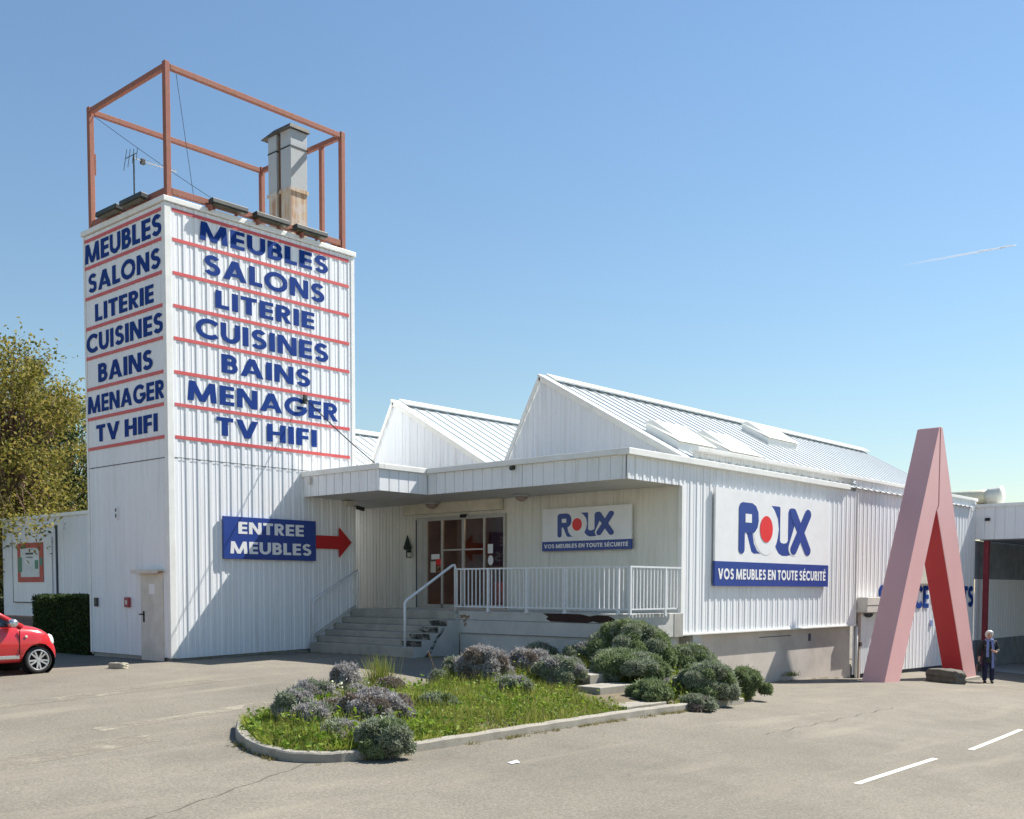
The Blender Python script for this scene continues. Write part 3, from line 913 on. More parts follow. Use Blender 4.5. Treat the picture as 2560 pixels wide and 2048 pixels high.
# sliding door
for y0, y1, z0, z1 in ((-3.65,-.33,3.50,3.60), (-.61,-.38,1.14,3.5), (-.78,-.62,1.14,3.5), (-1.385,-1.32,1.14,3.5), (-2.20,-2.11,1.14,3.5), (-2.945,-2.89,1.14,3.5), (-3.65,-3.60,1.14,3.5), (-3.6,-.78,1.14,1.24)):
    mb = MB(); mb.box(7.33, 7.39, y0, y1, z0, z1); part('door_frame', mb, M['alu'], b)
for y0, y1 in ((-1.32,-.78), (-2.11,-1.385), (-2.89,-2.20), (-3.60,-2.945)):
    mb = MB(); mb.box(7.355, 7.365, y0, y1, 1.24, 3.5); dp = part('door_pane', mb, M['glass'], b)
    if y1 in (-1.385, -2.20):
        mb = MB(); mb.box(7.335, 7.385, y0, y1, 2.68, 2.72); part('transom', mb, M['alu'], dp)
    if y1 == -.78:
        for a, c, d, e, m_ in ((-1.25,-.93,2.46,2.60,'board'), (-1.10,-.90,2.10,2.40,'pale'), (-1.30,-1.12,2.30,2.47,'redlogo'), (-1.28,-1.13,2.0,2.28,'ruststain')):
            mb = MB(); mb.box(7.348, 7.352, a, c, d, e); part('sticker', mb, M[m_], dp)
    if y1 == -2.945:
        mb = MB(); mb.box(7.348, 7.352, -3.22, -3.04, 2.58, 2.82); part('sticker', mb, M['board'], dp)
        mb = MB(); mb.plate(ell(-3.14, 2.40, .095, .13, 20), (7.352,0,0), (0,1,0), (0,0,1), (-1,0,0), .004); part('sticker', mb, M['board'], dp)
mb = MB(); mb.box(7.325, 7.388, -.376, -.335, 1.14, 3.55); part('door_seal', mb, M['shade'], b)
mb = MB(); mb.box(7.30, 7.37, -2.28, -2.06, 3.54, 3.63); part('door_sensor', mb, M['black'], b, bevel=.01)
# dim showroom behind the glass
mb = MB()
mb.add([(7.45,1,1.13),(12,1,1.13),(12,-7,1.13),(7.45,-7,1.13)], [(0,3,2,1)])
part('showroom_floor', mb, M['interiorfloor'], b)
mb = MB()
mb.add([(12,1,1.13),(12,-7,1.13),(12,-7,3.9),(12,1,3.9)], [(0,3,2,1)])
mb.add([(7.45,1,1.13),(12,1,1.13),(12,1,3.9),(7.45,1,3.9)], [(0,3,2,1)])
mb.add([(7.45,-7,1.13),(12,-7,1.13),(12,-7,3.9),(7.45,-7,3.9)], [(0,1,2,3)])
mb.add([(7.45,1,3.9),(12,1,3.9),(12,-7,3.9),(7.45,-7,3.9)], [(0,1,2,3)])
part('showroom_wall', mb, M['interior'], b)
lp = thing('ceiling_lamp', 'small lit ceiling lamp inside the shop, upper right of the glass door', 'lamp', (9.0,-3.6,3.78))
le, lnt, lb = mat_new('lamp_glow')
lb.inputs['Emission Color'].default_value = (1,.9,.75,1); lb.inputs['Emission Strength'].default_value = 5.0
mb = MB(); mb.box(8.6,9.4,-3.75,-3.45,3.80,3.88); part('lamp_housing', mb, M['trim'], lp)
mb = MB(); mb.box(8.65,9.35,-3.70,-3.50,3.785,3.799); part('lamp_tube', mb, le, lp)
pl_ = bpy.data.lights.new('showroom_lamp', 'POINT'); pl_.energy = 11; pl_.color = (1,.80,.58); pl_.shadow_soft_size = .15
po_ = bpy.data.objects.new('showroom_lamp', pl_); _link(po_); po_.location = (9.0,-3.6,3.6)
sf = thing('sofa', 'dark red sofa seen dimly through the sliding glass door', 'sofa', (9.6,-2.6,1.14))
mb = MB(); mb.box(9.2,10.0,-3.7,-1.7,1.24,1.6); part('seat', mb, M['sofa'], sf, bevel=.05)
mb = MB(); mb.box(9.9,10.2,-3.7,-1.7,1.5,2.2); part('backrest', mb, M['sofa'], sf, bevel=.06)
for y in (-3.9, -1.7):
    mb = MB(); mb.box(9.2,10.2,y,y+.2,1.2,1.85); part('armrest', mb, M['sofa'], sf, bevel=.05)
# lettering and gate on the far part of the long wall
text_parts('SERVICE CLIENTS', (18.24,WY-.028,1.07), (1,0,0), (0,0,1), (0,-1,0), 8.2, .72, M['blue'], b, .012)
mb = MB(); mb.box(16.63, 18.25, -9.25, WY-.03, 1.00, 1.44); part('gate_box', mb, concrete('gate_box_grey', (.55,.53,.49), 1.5, .2), b, bevel=.01)
mb = MB(); mb.box(16.63,18.25,-9.256,-9.25,1.2,1.215); part('box_joint', mb, M['shade'], b)
mb = MB(); mb.clad((16.78,-8.95,0), (1,0,0), (0,-1,0), 1.5, -.78, .97, .14, FINE); part('gate', mb, M['white'], b)
mb = MB(); mb.box(16.70, 16.79, -9.0, -8.93, -.9, 1.0); part('gate_post', mb, rusty('gate_post', (.45,.36,.30), (.2,.1,.08), (.6,.55,.5), sc=3), b)
mb = MB(); mb.box(16.69,16.82,-9.03,-8.99,.02,.14); part('gate_lock', mb, M['rustpatch'], b)
mb = MB(); mb.plate(arcpts := [(17.0+.42*(1-math.cos(math.pi*k/10))/2*1.6, .965-.12*math.sin(math.pi*k/10)) for k in range(11)], (0,-8.985,0), (1,0,0), (0,0,1), (0,-1,0), .01); part('gate_gap', mb, M['shade'], b)
mb = MB(); mb.box(20.95, 22.3, -9.06, WY-.03, 1.86, 2.02); mb.box(20.95,22.3,-9.05,WY-.03,2.02,2.4); part('gate_box', mb, concrete('upper_box', (.60,.57,.47), 1.5, .2), b)
mb = MB(); mb.box(22.42, 22.56, WY-.05, WY-.026, .46, .66); part('lock_plate', mb, M['scarf'], b)

# signs
logo_sign('shop_sign', 'smaller ROUX sign with slogan in the porch, beside the sliding door', (7.33,-4.96,2.60), (0,-1,0), (-1,0,0), 2.67, 1.02, .22)
logo_sign('shop_sign', 'large sunlit ROUX sign with slogan on the ribbed front wall', (8.72,-8.945,1.75), (1,0,0), (0,-1,0), 5.88, 2.29, .57)

# porch lamps, camera, wall fitting, junction box
for (x, y, l) in ((7.05,-1.24,'round porch lamp under the soffit above the sliding door'), (6.87,-4.63,'round porch lamp under the soffit near the smaller white sign')):
    t = thing('porch_lamp', l, 'lamp', (x,y,3.97), group='round lamps under the porch roof')
    mb = MB(); mb.lathe([(.21,0),(.22,.03),(.20,.055),(.16,.06)], (x,y,3.975), (0,0,-1), 20); part('lamp_base', mb, M['galv'], t, smooth=True)
    mb = MB(); mb.lathe([(.15,.058),(.14,.10),(.10,.145),(.04,.165)], (x,y,3.975), (0,0,-1), 20); part('lamp_glass', mb, plain('lamp_glass', (.36,.28,.24), .2), t, smooth=True)
t = thing('security_camera', 'small security camera on a pale box where tower meets porch', 'camera', (5.3,-.1,3.8))
mb = MB(); mb.box(5.02,5.32,-.16,-.03,3.82,3.95); part('housing', mb, M['pale'], t, bevel=.01)
mb = MB(); mb.beam((5.36,-.16,3.80),(5.52,-.30,3.74), .1); part('camera_body', mb, M['black'], t, bevel=.015)
mb = MB(); mb.tube([(5.32,-.10,3.84),(5.40,-.16,3.82)], .02, 8); part('bracket', mb, M['dark'], t)
mb = MB(); mb.box(3.68,3.755,-.38,-.26,4.27,4.43); solo('junction_box', mb, M['pale'], 'small beige junction box on the porch fascia next to the tower', 'junction box', bevel=.01)
t = thing('wall_fitting', 'dark green pointed fitting on the wall left of the sliding door', 'wall fitting', (7.3,-.06,2.5))
gm = plain('dark_green', (.02,.035,.025), .6)
mb = MB(); mb.lathe([(.10,0),(.12,.06),(.08,.17),(.03,.33),(.008,.40)], (7.27,-.06,2.74), (0,0,1), 12); part('cone', mb, gm, t)
mb = MB(); mb.box(7.25,7.38,-.10,-.02,2.52,2.73); part('bracket', mb, gm, t)
mb = MB(); mb.box(7.24,7.36,-.17,-.08,2.54,2.66); part('tag', mb, M['pale'], t)

# ------------------------------------------------------------------ steps, platform, railings
pf = thing('entrance_platform', 'raised concrete platform in front of the entrance wall', 'platform', (6.4,-6.4,-.3))
mb = MB(); mb.box(5.33, 7.38, -8.98, -.02, .60, 1.13); part('deck', mb, M['slab'], pf, bevel=.01)
mb = MB(); mb.box(5.325, 5.33, -8.97, -3.98, .915, .925); mb.box(5.325,5.33,-8.97,-3.98,.598,.606); part('joint', mb, M['shade'], pf)
mb = MB(); mb.box(5.37, 7.3, -8.9, -3.98, -.8, .599); part('wall', mb, M['slab'], pf)
mb = MB(); mb.box(7.05, 7.40, -8.99, -8.5, .60, 1.12); part('shaded_end', mb, M['concrete'], pf)  # darker block paints the shade at the deck's wall end
mb = MB()
pp = [(-6.62,1.115),(-7.2,1.118),(-7.7,1.112),(-7.95,1.07),(-8.15,1.10),(-8.45,1.09),(-8.62,1.02),(-8.60,.95),(-8.2,.93),(-8.05,.96),(-7.9,.925),(-7.3,.93),(-6.85,.935),(-6.72,.99),(-6.78,1.04)]
mb.plate(pp, (5.33,0,0), (0,1,0), (0,0,1), (-1,0,0), .004); part('peeled_patch', mb, M['rustpatch'], pf)
mb = MB(); mb.plate([(-4.02,1.03),(-4.32,1.05),(-4.35,.98),(-4.22,.93),(-4.24,.80),(-4.17,.74),(-4.13,.9),(-4.03,.97)], (5.324,0,0), (0,1,0), (0,0,1), (-1,0,0), .003); part('rust_streak', mb, M['ruststain'], pf)
st = thing('entrance_steps', 'worn concrete steps with blackened right ends up to the entrance', 'steps', (4.6,-2,0))
for i in range(6):
    z1 = .155*i + .30
    x0 = 3.86 + .275*i
    mb = MB(); mb.box(x0, 5.325 if i < 5 else 5.325, -3.95, -.03 if i else -.1, (-.15 if i == 0 else z1-.157), z1 if i < 5 else 1.128)
    part('step', mb, M['step'], st, bevel=.015)
mb = MB(); mb.prism([(4.05,-3.96),(5.34,-3.96),(5.34,-4.03),(4.05,-4.03)], -.15, .2)
sp_ = [(3.87,-.2),(5.34,-.2)]
for i in range(5, -1, -1): sp_ += [(5.34 if i == 5 else 3.868+.275*(i+1), .155*i+.294 if i < 5 else 1.06), (3.868+.275*i, .155*i+.294 if i < 5 else 1.06)]
mb = MB(); mb.plate(sp_, (0,-3.952,0), (1,0,0), (0,0,1), (0,-1,0), .012); part('side_wall', mb, M['slab'], st)
for i in range(1, 5):
    z1 = .155*i+.30
    x0 = 3.86+.275*i
    rr = random.Random(i)
    y0, y1 = -3.93, -3.1+.18*i*.6+rr.uniform(-.1,.1)
    mb = MB()
    y1 = -3.25 - .02*i + rr.uniform(-.05,.05)
    pts = [(y0, z1-.15), (y0, z1-.014)] + [(y0+(y1-y0)*k/6, z1-.014-rr.uniform(0,.012)) for k in range(1, 6)] + [(y1+rr.uniform(-.02,.06), z1-.03-.02*k) for k in range(0, 5)] + [(y1-.1, z1-.148)]
    mb.plate(pts, (x0-.001,0,0), (0,1,0), (0,0,1), (-1,0,0), .003)
    part('grime', mb, M['moss'], st)
mb = MB(); mb.plate([(4.15,.02),(4.35,.05),(4.62,.45),(4.80,.62),(4.86,.74),(4.78,.70),(4.55,.48),(4.3,.15)], (0,-3.965,0), (1,0,0), (0,0,1), (0,-1,0), .003); part('grime', mb, M['moss'], st)

rl = thing('balustrade', 'white balustrade of close upright bars along the platform edge', 'railing', (5.6,-6.5,1.13))
ZT, ZB = 2.13, 1.235
mb = MB(); mb.beam((5.27,-3.90,ZT),(5.27,-9.08,ZT), .05, .035); mb.beam((5.295,-9.055,ZT),(7.15,-9.055,ZT), .05, .035); part('top_rail', mb, M['rail'], rl)
mb = MB(); mb.beam((5.27,-3.90,ZB),(5.27,-9.08,ZB), .04, .03); mb.beam((5.295,-9.055,ZB),(7.0,-9.055,ZB), .04, .03); part('bottom_rail', mb, M['rail'], rl)
nb = 41
for k in range(nb):
    y = -3.98 - k*(9.0-3.98)/(nb-1)
    mb = MB(); mb.box(5.259, 5.281, y-.011, y+.011, ZB+.012, ZT-.015); part('baluster', mb, M['rail'], rl)
for k in range(14):
    x = 5.38+k*.128
    mb = MB(); mb.box(x-.011, x+.011, -9.066, -9.044, ZB+.012, ZT-.015); part('baluster', mb, M['rail'], rl)
for y in (-5.0, -6.2, -7.3, -8.75, -9.055):
    mb = MB(); mb.box(5.245, 5.295, y-.026, y+.026, 1.13 if y > -9 else 1.1, ZT-.02); mb.box(5.22,5.40,y-.035,y+.035,1.122,1.145); part('post', mb, M['rail'], rl)
mb = MB(); mb.box(6.55, 6.60, -9.08, -9.03, 1.08, ZT-.02); part('post', mb, M['rail'], rl)
hr = thing('stair_handrail', 'white tube handrail on the open side of the steps', 'handrail', (4.6,-3.7,.2))
mb = MB(); mb.tube([(3.94,-3.58,.22),(3.94,-3.58,1.33),(3.99,-3.59,1.39),(5.22,-3.87,2.22),(5.28,-3.88,2.23),(5.30,-3.885,2.15),(5.30,-3.885,1.13)], .032, 10); part('rail', mb, M['rail'], hr, smooth=True)
hl = thing('stair_handrail', 'white tube handrail against the tower wall beside the steps', 'handrail', (4.6,-.1,.2))
mb = MB(); mb.tube([(3.95,-.12,.12),(3.95,-.12,1.32),(4.0,-.12,1.37),(5.42,-.12,2.14),(5.43,-.12,2.08),(5.43,-.12,1.13)], .026, 10); part('rail', mb, M['rail'], hl, smooth=True)
mb = MB(); mb.beam((3.98,-.07,.42),(5.40,-.07,1.2), .03, .08); part('string', mb, M['slab'], hl)

# ------------------------------------------------------------------ left wing wall with poster
wg = thing('side_wing', 'low white wing of the store behind the hedge', 'wall', (2.4, 10, 0))
mb = MB(); mb.clad((2,13.6,0), (0,-1,0), (-1,0,0), 7.5, .78, 3.80, .22, FINE); mb.clad((2,13.6,0),(1,0,0),(0,1,0), .9, .78, 3.8, .22, FINE); part('cladding', mb, M['white_side'], wg)
mb = MB(); mb.box(1.93, 2.95, 6.1, 13.65, 3.80, 3.90); part('coping', mb, M['trim'], wg)
mb = MB(); mb.box(2.02, 2.9, 6.1, 13.6, -.4, .78); part('plinth', mb, plain('brown_plinth', (.16,.12,.11), .8), wg)
mb = MB(); mb.box(1.96, 1.985, 9.72, 9.80, .8, 3.55); part('joint', mb, M['shade'], wg)
mb = MB(); mb.box(1.95, 1.985, 10.05, 12.76, 1.2, 3.2); part('panel', mb, M['white_side'], wg)
mb = MB(); mb.box(1.945,1.95,10.05,12.76,1.19,1.22); mb.box(1.945,1.95,12.74,12.77,1.19,3.2); part('panel_edge', mb, M['shade'], wg)
po = thing('poster', 'poster with orange border and white centre on the side wing', 'poster', (1.94,11.46,1.84))
mb = MB(); mb.box(1.925, 1.947, 10.58, 12.35, 1.84, 3.06); part('border', mb, rusty('poster_orange', (.52,.10,.07), (.60,.14,.10), (.40,.12,.10), sc=2), po)
mb = MB(); mb.box(1.921, 1.925, 10.82, 12.12, 2.0, 2.90); part('sheet', mb, plain('poster_sheet', (.62,.66,.66), .5), po)
mb = MB(); mb.box(1.9175, 1.9205, 12.02, 12.30, 2.15, 2.62); mb.box(1.9175,1.9205,10.60,10.78,2.35,2.6); mb.box(1.9175,1.9205,11.75,12.05,2.88,3.0); mb.box(1.9175,1.9205,10.88,11.12,2.25,2.52); part('green_patch', mb, plain('poster_green', (.06,.22,.15), .5), po)
mb = MB(); mb.box(1.9175, 1.9205, 11.22, 11.76, 2.70, 2.755); mb.box(1.9175,1.9205,11.42,11.52,2.80,2.87); mb.box(1.9175,1.9205,11.25,11.72,2.60,2.625); part('print', mb, M['shade'], po)

# ------------------------------------------------------------------ drive-through canopy at the far right
gy = -8.98
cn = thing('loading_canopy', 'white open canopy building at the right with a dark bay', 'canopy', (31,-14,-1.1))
mb = MB(); mb.clad((26.6,-8.84,0), (0,-1,0), (-1,0,0), 16, 3.45, 4.58, .34, PAN); part('fascia', mb, M['white_side'], cn)
mb = MB()
mb.add([(26.52,-25,4.58),(26.52,-8.3,4.58),(37,-8.3,4.95),(37,-25,4.95),(26.52,-25,4.70),(26.52,-8.3,4.70),(37,-8.3,5.07),(37,-25,5.07)], [(0,1,2,3),(7,6,5,4),(0,4,5,1),(1,5,6,2),(2,6,7,3),(3,7,4,0)])
part('roof', mb, M['trim'], cn)
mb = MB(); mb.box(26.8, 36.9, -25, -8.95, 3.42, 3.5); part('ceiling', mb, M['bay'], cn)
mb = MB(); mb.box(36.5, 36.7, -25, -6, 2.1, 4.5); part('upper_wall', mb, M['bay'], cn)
mb = MB(); mb.clad((36.45,-6,0), (0,-1,0), (-1,0,0), 19, -1.1, 2.1, .3, FINE); part('back_wall', mb, M['white_side'], cn)
mb = MB(); mb.clad((26.66,-8.86,0), (1,0,0), (0,-1,0), 9.7, -.15, 2.05, .3, FINE); part('side_wall', mb, M['white_side'], cn)
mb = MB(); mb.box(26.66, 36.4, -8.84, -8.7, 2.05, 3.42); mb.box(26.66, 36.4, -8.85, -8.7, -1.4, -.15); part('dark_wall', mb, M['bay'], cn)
mb = MB(); mb.box(26.9, 27.08, -9.22, -9.05, G(27,-9)-.2, 3.45); part('post', mb, M['redpost'], cn, bevel=.01)
mb = MB(); mb.box(35.9, 36.4, -22, -9.5, -1.3, -.45); part('back_kerb', mb, M['shade'], cn)
mb = MB(); mb.box(26.5,26.57,-9.35,-9.2,4.1,4.2); part('lamp', mb, M['black'], cn)
vt = thing('roof_vent', 'cream horizontal vent pipe lying on the far roof', 'vent', (31,-7.3,4.85))
mb = MB(); mb.lathe([(.26,0),(.27,1.1),(.28,1.55)], (31,-6.3,5.32), (0,-1,0), 20); part('pipe', mb, M['vent'], vt, smooth=True)
mb = MB(); mb.lathe([(.30,1.5),(.33,1.62),(.34,1.9),(.40,2.05),(.12,2.1)], (31,-6.3,5.32), (0,-1,0), 20); part('cowl', mb, plain('vent_cowl', (.62,.62,.55), .4), vt, smooth=True)
mb = MB(); mb.box(30.9,31.1,-6.9,-6.7,4.6,5.1); mb.box(30.9,31.1,-7.7,-7.5,4.6,5.1); part('leg', mb, M['dark'], vt)
yd = drape([((26.0+.0*k, -8.9-1.0*k), (36.4, -8.9-1.0*k)) for k in range(14)], .006)
structure('yard', yd, M['yard'])

# ------------------------------------------------------------------ A-shaped sculpture
sc = thing('arch_sculpture', 'tall faded pink A-shaped steel sculpture standing by the wall', 'sculpture', (17.2,-10.7,-1))
yf, yb_ = -11.0, -10.39
zt_ = 6.14
def leg_front(poly, mats_name, back_face=True):
    mb = MB()
    mb.plate(poly, (0,yf,0), (1,0,0), (0,0,1), (0,1,0), yb_-yf)
    return mb
zbL = -1.25
kL = (17.10-13.77)/(zt_+.67)         # lean per metre
left = [(13.77-kL*.58, zbL), (14.78-kL*.58, zbL), (17.015, 3.84), (17.165, 4.0), (17.165, zt_), (17.10, zt_)]
part('leg', leg_front(left, None), M['sculpt'], sc, bevel=.012)
right = [(19.74, zbL), (20.75, zbL), (17.36, zt_+.03), (17.225, zt_+.03), (17.225, 3.99), (17.09, 3.84)]
lg = part('leg', leg_front(right, None), M['sculpt'], sc, bevel=.012)
mb = MB()                                # unfaded inner face of the right leg
a_, b_ = Vector((19.74, yf+.012, zbL)), Vector((17.09, yf+.012, 3.84))
dn = Vector((-(b_.z-a_.z), 0, b_.x-a_.x)).normalized()
if dn.x > 0: dn = -dn
mb.frame_box(a_, b_-a_, (0, yb_-yf-.024, 0), dn*.004)
part('inner_face', mb, M['sculptred'], lg, label='deep red inner face')
mb = MB(); mb.box(17.167, 17.223, yf+.02, yb_-.02, 4.04, zt_-.02); part('seam', mb, plain('seam_dark', (.16,.05,.06), .7), sc)
mb = MB(); mb.box(19.4, 20.75, -11.08, -10.3, G(20.1,-10.7)-.3, G(20.1,-10.7)+.06); part('footing', mb, M['kerb'], sc, bevel=.02)
# stone and painted shadow disc
def rock(name, c, sx, sy, sz, seed, label, mat, rot=0):
    bm = bmesh.new()
    bmesh.ops.create_cube(bm, size=2)
    bmesh.ops.subdivide_edges(bm, edges=bm.edges, cuts=5, use_grid_fill=True)
    r_ = random.Random(seed)
    ph = [r_.uniform(0, 6) for _ in range(6)]
    mb = MB()
    bm.verts.index_update()
    for v in bm.verts:
        p = v.co.copy()
        l = (abs(p.x)**6 + abs(p.y)**6 + abs(p.z)**6)**(1/6)
        p = p/l
        n = 1 + .05*math.sin(4*p.x+ph[0])*math.cos(5*p.y+ph[1]) + .04*math.sin(9*p.z+ph[2]+3*p.x) + r_.uniform(-.025,.025)
        p = Vector((p.x*sx*n, p.y*sy*n, p.z*sz*n))
        cs, sn = math.cos(rot), math.sin(rot)
        mb.v.append((c[0]+p.x*cs-p.y*sn, c[1]+p.x*sn+p.y*cs, c[2]+p.z))
    mb.f = [tuple(v.index for v in f.verts) for f in bm.faces]
    bm.free()
    return solo(name, mb, mat, label, 'stone')
rock('stone_block', (17.7,-11.13,G(17.7,-11.13)+.15), .26, .60, .24, 3, 'dark rough stone block lying in front of the A sculpture', M['rock'], R(-28))
mb = MB(); mb.lathe([(.42,0),(.43,.03),(.38,.06),(.1,.07)], (23.4,-9.1,G(23.4,-9.1)), (0,0,1), 18); solo('concrete_lid', mb, M['kerb'], 'low round concrete lid on the ground behind the sculpture legs', 'lid')
mb = MB(); mb.lathe([(.33,0),(.33,.004),(.29,.008)], (13.6,-10.1,G(13.6,-10.1)+.002), (0,0,1), 24); solo('shadow_disc', mb, M['rock'], 'flat dark round disc painting the shadow of the sculpture on the asphalt', 'painted shadow')  # dark disc painted in place of the sculpture's cast shadow
rock('broken_brick', (-1.62,-.62,G(-1.62,-.62)+.05), .11, .20, .075, 8, 'pale broken brick on the ground near the pale tower door', concrete('brick_grey', (.42,.39,.30), 6, .5), R(25))
mb = MB(); mb.frame_box((5.75,-9.35,-.35),(.0,-.10,.62),(.40,.05,.0),(-.06,.05,.05)); solo('leaning_slab', mb, M['kerb'], 'concrete slab leaning in the shrubs by the base wall', 'slab', bevel=.01)

# ------------------------------------------------------------------ planting bed
def smooth(pts, n=5):
    out = []
    for i in range(len(pts)-1):
        p0, p1, p2, p3 = pts[max(0,i-1)], pts[i], pts[i+1], pts[min(len(pts)-1,i+2)]
        for k in range(n):
            t = k/n
            out.append(tuple(.5*(2*p1[c]+(p2[c]-p0[c])*t+(2*p0[c]-5*p1[c]+4*p2[c]-p3[c])*t*t+(3*p1[c]-p0[c]-3*p2[c]+p3[c])*t**3) for c in (0,1)))
    return out+[pts[-1]]
outline = [(-4.15,-8.95),(-4.62,-9.6),(-4.98,-10.4),(-5.06,-11.1),(-4.86,-11.5),(-4.45,-11.70),(-3.6,-11.76),(-2,-11.78),(0,-11.78),(2,-11.77),(3.6,-11.76),(5.2,-11.72)]
outline = smooth(outline[:8], 4)[:-1] + outline[7:]
back = [(6.4,-11.3),(7.2,-10.4),(7.9,-9.5),(7.9,-8.95),(5.3,-8.95),(5.25,-7.1),(3.6,-7.0),(2,-7.3),(1,-7.75),(.3,-8.3),(-.6,-7.9),(-1.6,-7.55),(-2.6,-8.1),(-3.4,-8.6)]
def inside(x, y, poly):
    c = False
    n = len(poly)
    for i in range(n):
        x1, y1 = poly[i]; x2, y2 = poly[(i+1) % n]
        if (y1 > y) != (y2 > y) and x < (x2-x1)*(y-y1)/(y2-y1)+x1: c = not c
    return c
def dist(x, y, poly):
    d = 1e9
    n = len(poly)
    for i in range(n):
        x1, y1 = poly[i]; x2, y2 = poly[(i+1) % n]
        t = max(0, min(1, ((x-x1)*(x2-x1)+(y-y1)*(y2-y1))/((x2-x1)**2+(y2-y1)**2)))
        d = min(d, math.hypot(x-x1-t*(x2-x1), y-y1-t*(y2-y1)))
    return d
BED = outline + back
def H(x, y):
    g = G(x, y)
    d = dist(x, y, BED)
    k = min(1, d/.35)
    t = math.exp(-((x-5.0)/1.6)**2 - ((y+9.2)/1.0)**2)
    return g + .09*k + .05*min(1, d/1.2) + .22*t*k + .02*math.sin(3*x)*math.cos(4*y)*k
def bed():
    bm = bmesh.new()
    vs = [bm.verts.new((x, y, 0)) for x, y in BED]
    bm.faces.new(vs)
    for ax, lo, hi in ((0,-5.2,8.0), (1,-11.9,-6.9)):
        t = lo
        while t < hi:
            co = [0,0,0]; no = [0,0,0]
            co[ax] = t; no[ax] = 1
            bmesh.ops.bisect_plane(bm, geom=bm.verts[:]+bm.edges[:]+bm.faces[:], plane_co=co, plane_no=no)
            t += .28
    mb = MB()
    bm.verts.index_update()
    for v in bm.verts:
        x, y = v.co.x, v.co.y
        mb.v.append((x, y, H(x, y)))
    for f in bm.faces:
        f.normal_update()
        q = tuple(v.index for v in f.verts)
        mb.f.append(q if f.normal.z > 0 else q[::-1])
    bm.free()
    structure('planting_bed', mb, M['soil'], smooth=True)
bed()
def kerb():
    pts = outline
    # resample
    P_ = []
    for i in range(len(pts)-1):
        L = math.hypot(pts[i+1][0]-pts[i][0], pts[i+1][1]-pts[i][1])
        n = max(1, int(L/.2))
        for k in range(n): P_.append((pts[i][0]+(pts[i+1][0]-pts[i][0])*k/n, pts[i][1]+(pts[i+1][1]-pts[i][1])*k/n))
    P_.append(pts[-1])
    mb = MB()
    n = len(P_)
    for i, (x, y) in enumerate(P_):
        a, c = P_[max(0, i-1)], P_[min(n-1, i+1)]
        d = Vector((c[0]-a[0], c[1]-a[1], 0)).normalized()
        o = Vector((d.y, -d.x, 0))          # outward (away from the bed)
        if not inside(x-o.x*.3, y-o.y*.3, BED): o = -o
        g = G(x, y)
        w = .012*math.sin(i*1.7)
        for off, z_ in ((.085,-.12),(.078,.10+w*.4),(.06,.12+w*.4),(-.05,.125+w*.4),(-.07,.11),(-.07,-.12)):
            mb.v.append((x+o.x*(off+w*.4), y+o.y*(off+w*.4), g+z_))
    for i in range(n-1):
        for k in range(5):
            mb.f.append((6*i+k, 6*i+k+1, 6*i+k+7, 6*i+k+6))
    mb.f.append(tuple(range(6)))
    mb.f.append(tuple(6*(n-1)+k for k in range(6))[::-1])
    bm = bmesh.new()
    me = bpy.data.meshes.new('k')
    me.from_pydata(mb.v, [], mb.f)
    bm.from_mesh(me)
    bmesh.ops.recalc_face_normals(bm, faces=bm.faces)
    bm.verts.index_update()
    mb.f = [tuple(v.index for v in f.verts) for f in bm.faces]
    bm.free()
    structure('kerb', mb, M['kerb'])
kerb()
gs = thing('garden_steps', 'two low concrete steps half buried in the shrub bed', 'steps', (2.7,-10.3,-.4))
mb = MB(); mb.box(1.55, 2.75, -11.66, -10.5, -.6, -.315); part('landing', mb, M['kerb'], gs, bevel=.012)
mb = MB(); mb.box(2.20, 3.30, -10.60, -10.05, -.5, -.10); part('step', mb, M['kerb'], gs, bevel=.015)
mb = MB(); mb.box(2.75, 3.6, -9.95, -9.3, -.4, .06); part('step', mb, M['kerb'], gs, bevel=.015)

# ------------------------------------------------------------------ vegetation
def fast_mesh(name, V, F4, mats, mat_idx=None, loc=(0,0,0)):
    me = bpy.data.meshes.new(name)
    n, k = len(V), len(F4)
    me.vertices.add(n)
    me.vertices.foreach_set('co', (V - np.array(loc)).astype(np.float32).ravel())
    me.loops.add(k*4)
    me.loops.foreach_set('vertex_index', F4.astype(np.int32).ravel())
    me.polygons.add(k)
    me.polygons.foreach_set('loop_start', np.arange(0, k*4, 4, dtype=np.int32))
    me.polygons.foreach_set('loop_total', np.full(k, 4, dtype=np.int32))
    for m in mats: me.materials.append(m)
    if mat_idx is not None: me.polygons.foreach_set('material_index', mat_idx.astype(np.int32))
    me.update(calc_edges=True)
    o = bpy.data.objects.new(name, me)
    _link(o)
    o.location = loc
    WORG[o.name] = Vector(loc)
    return o
def unit(a): return a/np.maximum(1e-9, np.linalg.norm(a, axis=1, keepdims=True))
def blades(base, dirs, length, width, taper=.25):
    n = len(base)
    side = unit(np.cross(dirs, unit(rng.normal(size=(n,3)))))
    length = np.broadcast_to(np.asarray(length), (n,))[:, None]
    width = np.broadcast_to(np.asarray(width), (n,))[:, None]
    tip = base + dirs*length
    V = np.stack([base - side*width/2, base + side*width/2, tip + side*width*taper/2, tip - side*width*taper/2], 1).reshape(-1, 3)
    F = np.arange(n*4).reshape(n, 4)
    return V, F
def leaves(cent, size, upbias=.4):
    n = len(cent)
    nor = unit(rng.normal(size=(n,3)) + np.array([0,0,upbias]))
    a = unit(np.cross(nor, rng.normal(size=(n,3))))
    b_ = np.cross(nor, a)
    s = (size*rng.uniform(.6, 1.3, n))[:, None]
    V = np.stack([cent - a*s, cent - b_*s*.5, cent + a*s, cent + b_*s*.5], 1).reshape(-1, 3)
    return V, np.arange(n*4).reshape(n, 4)
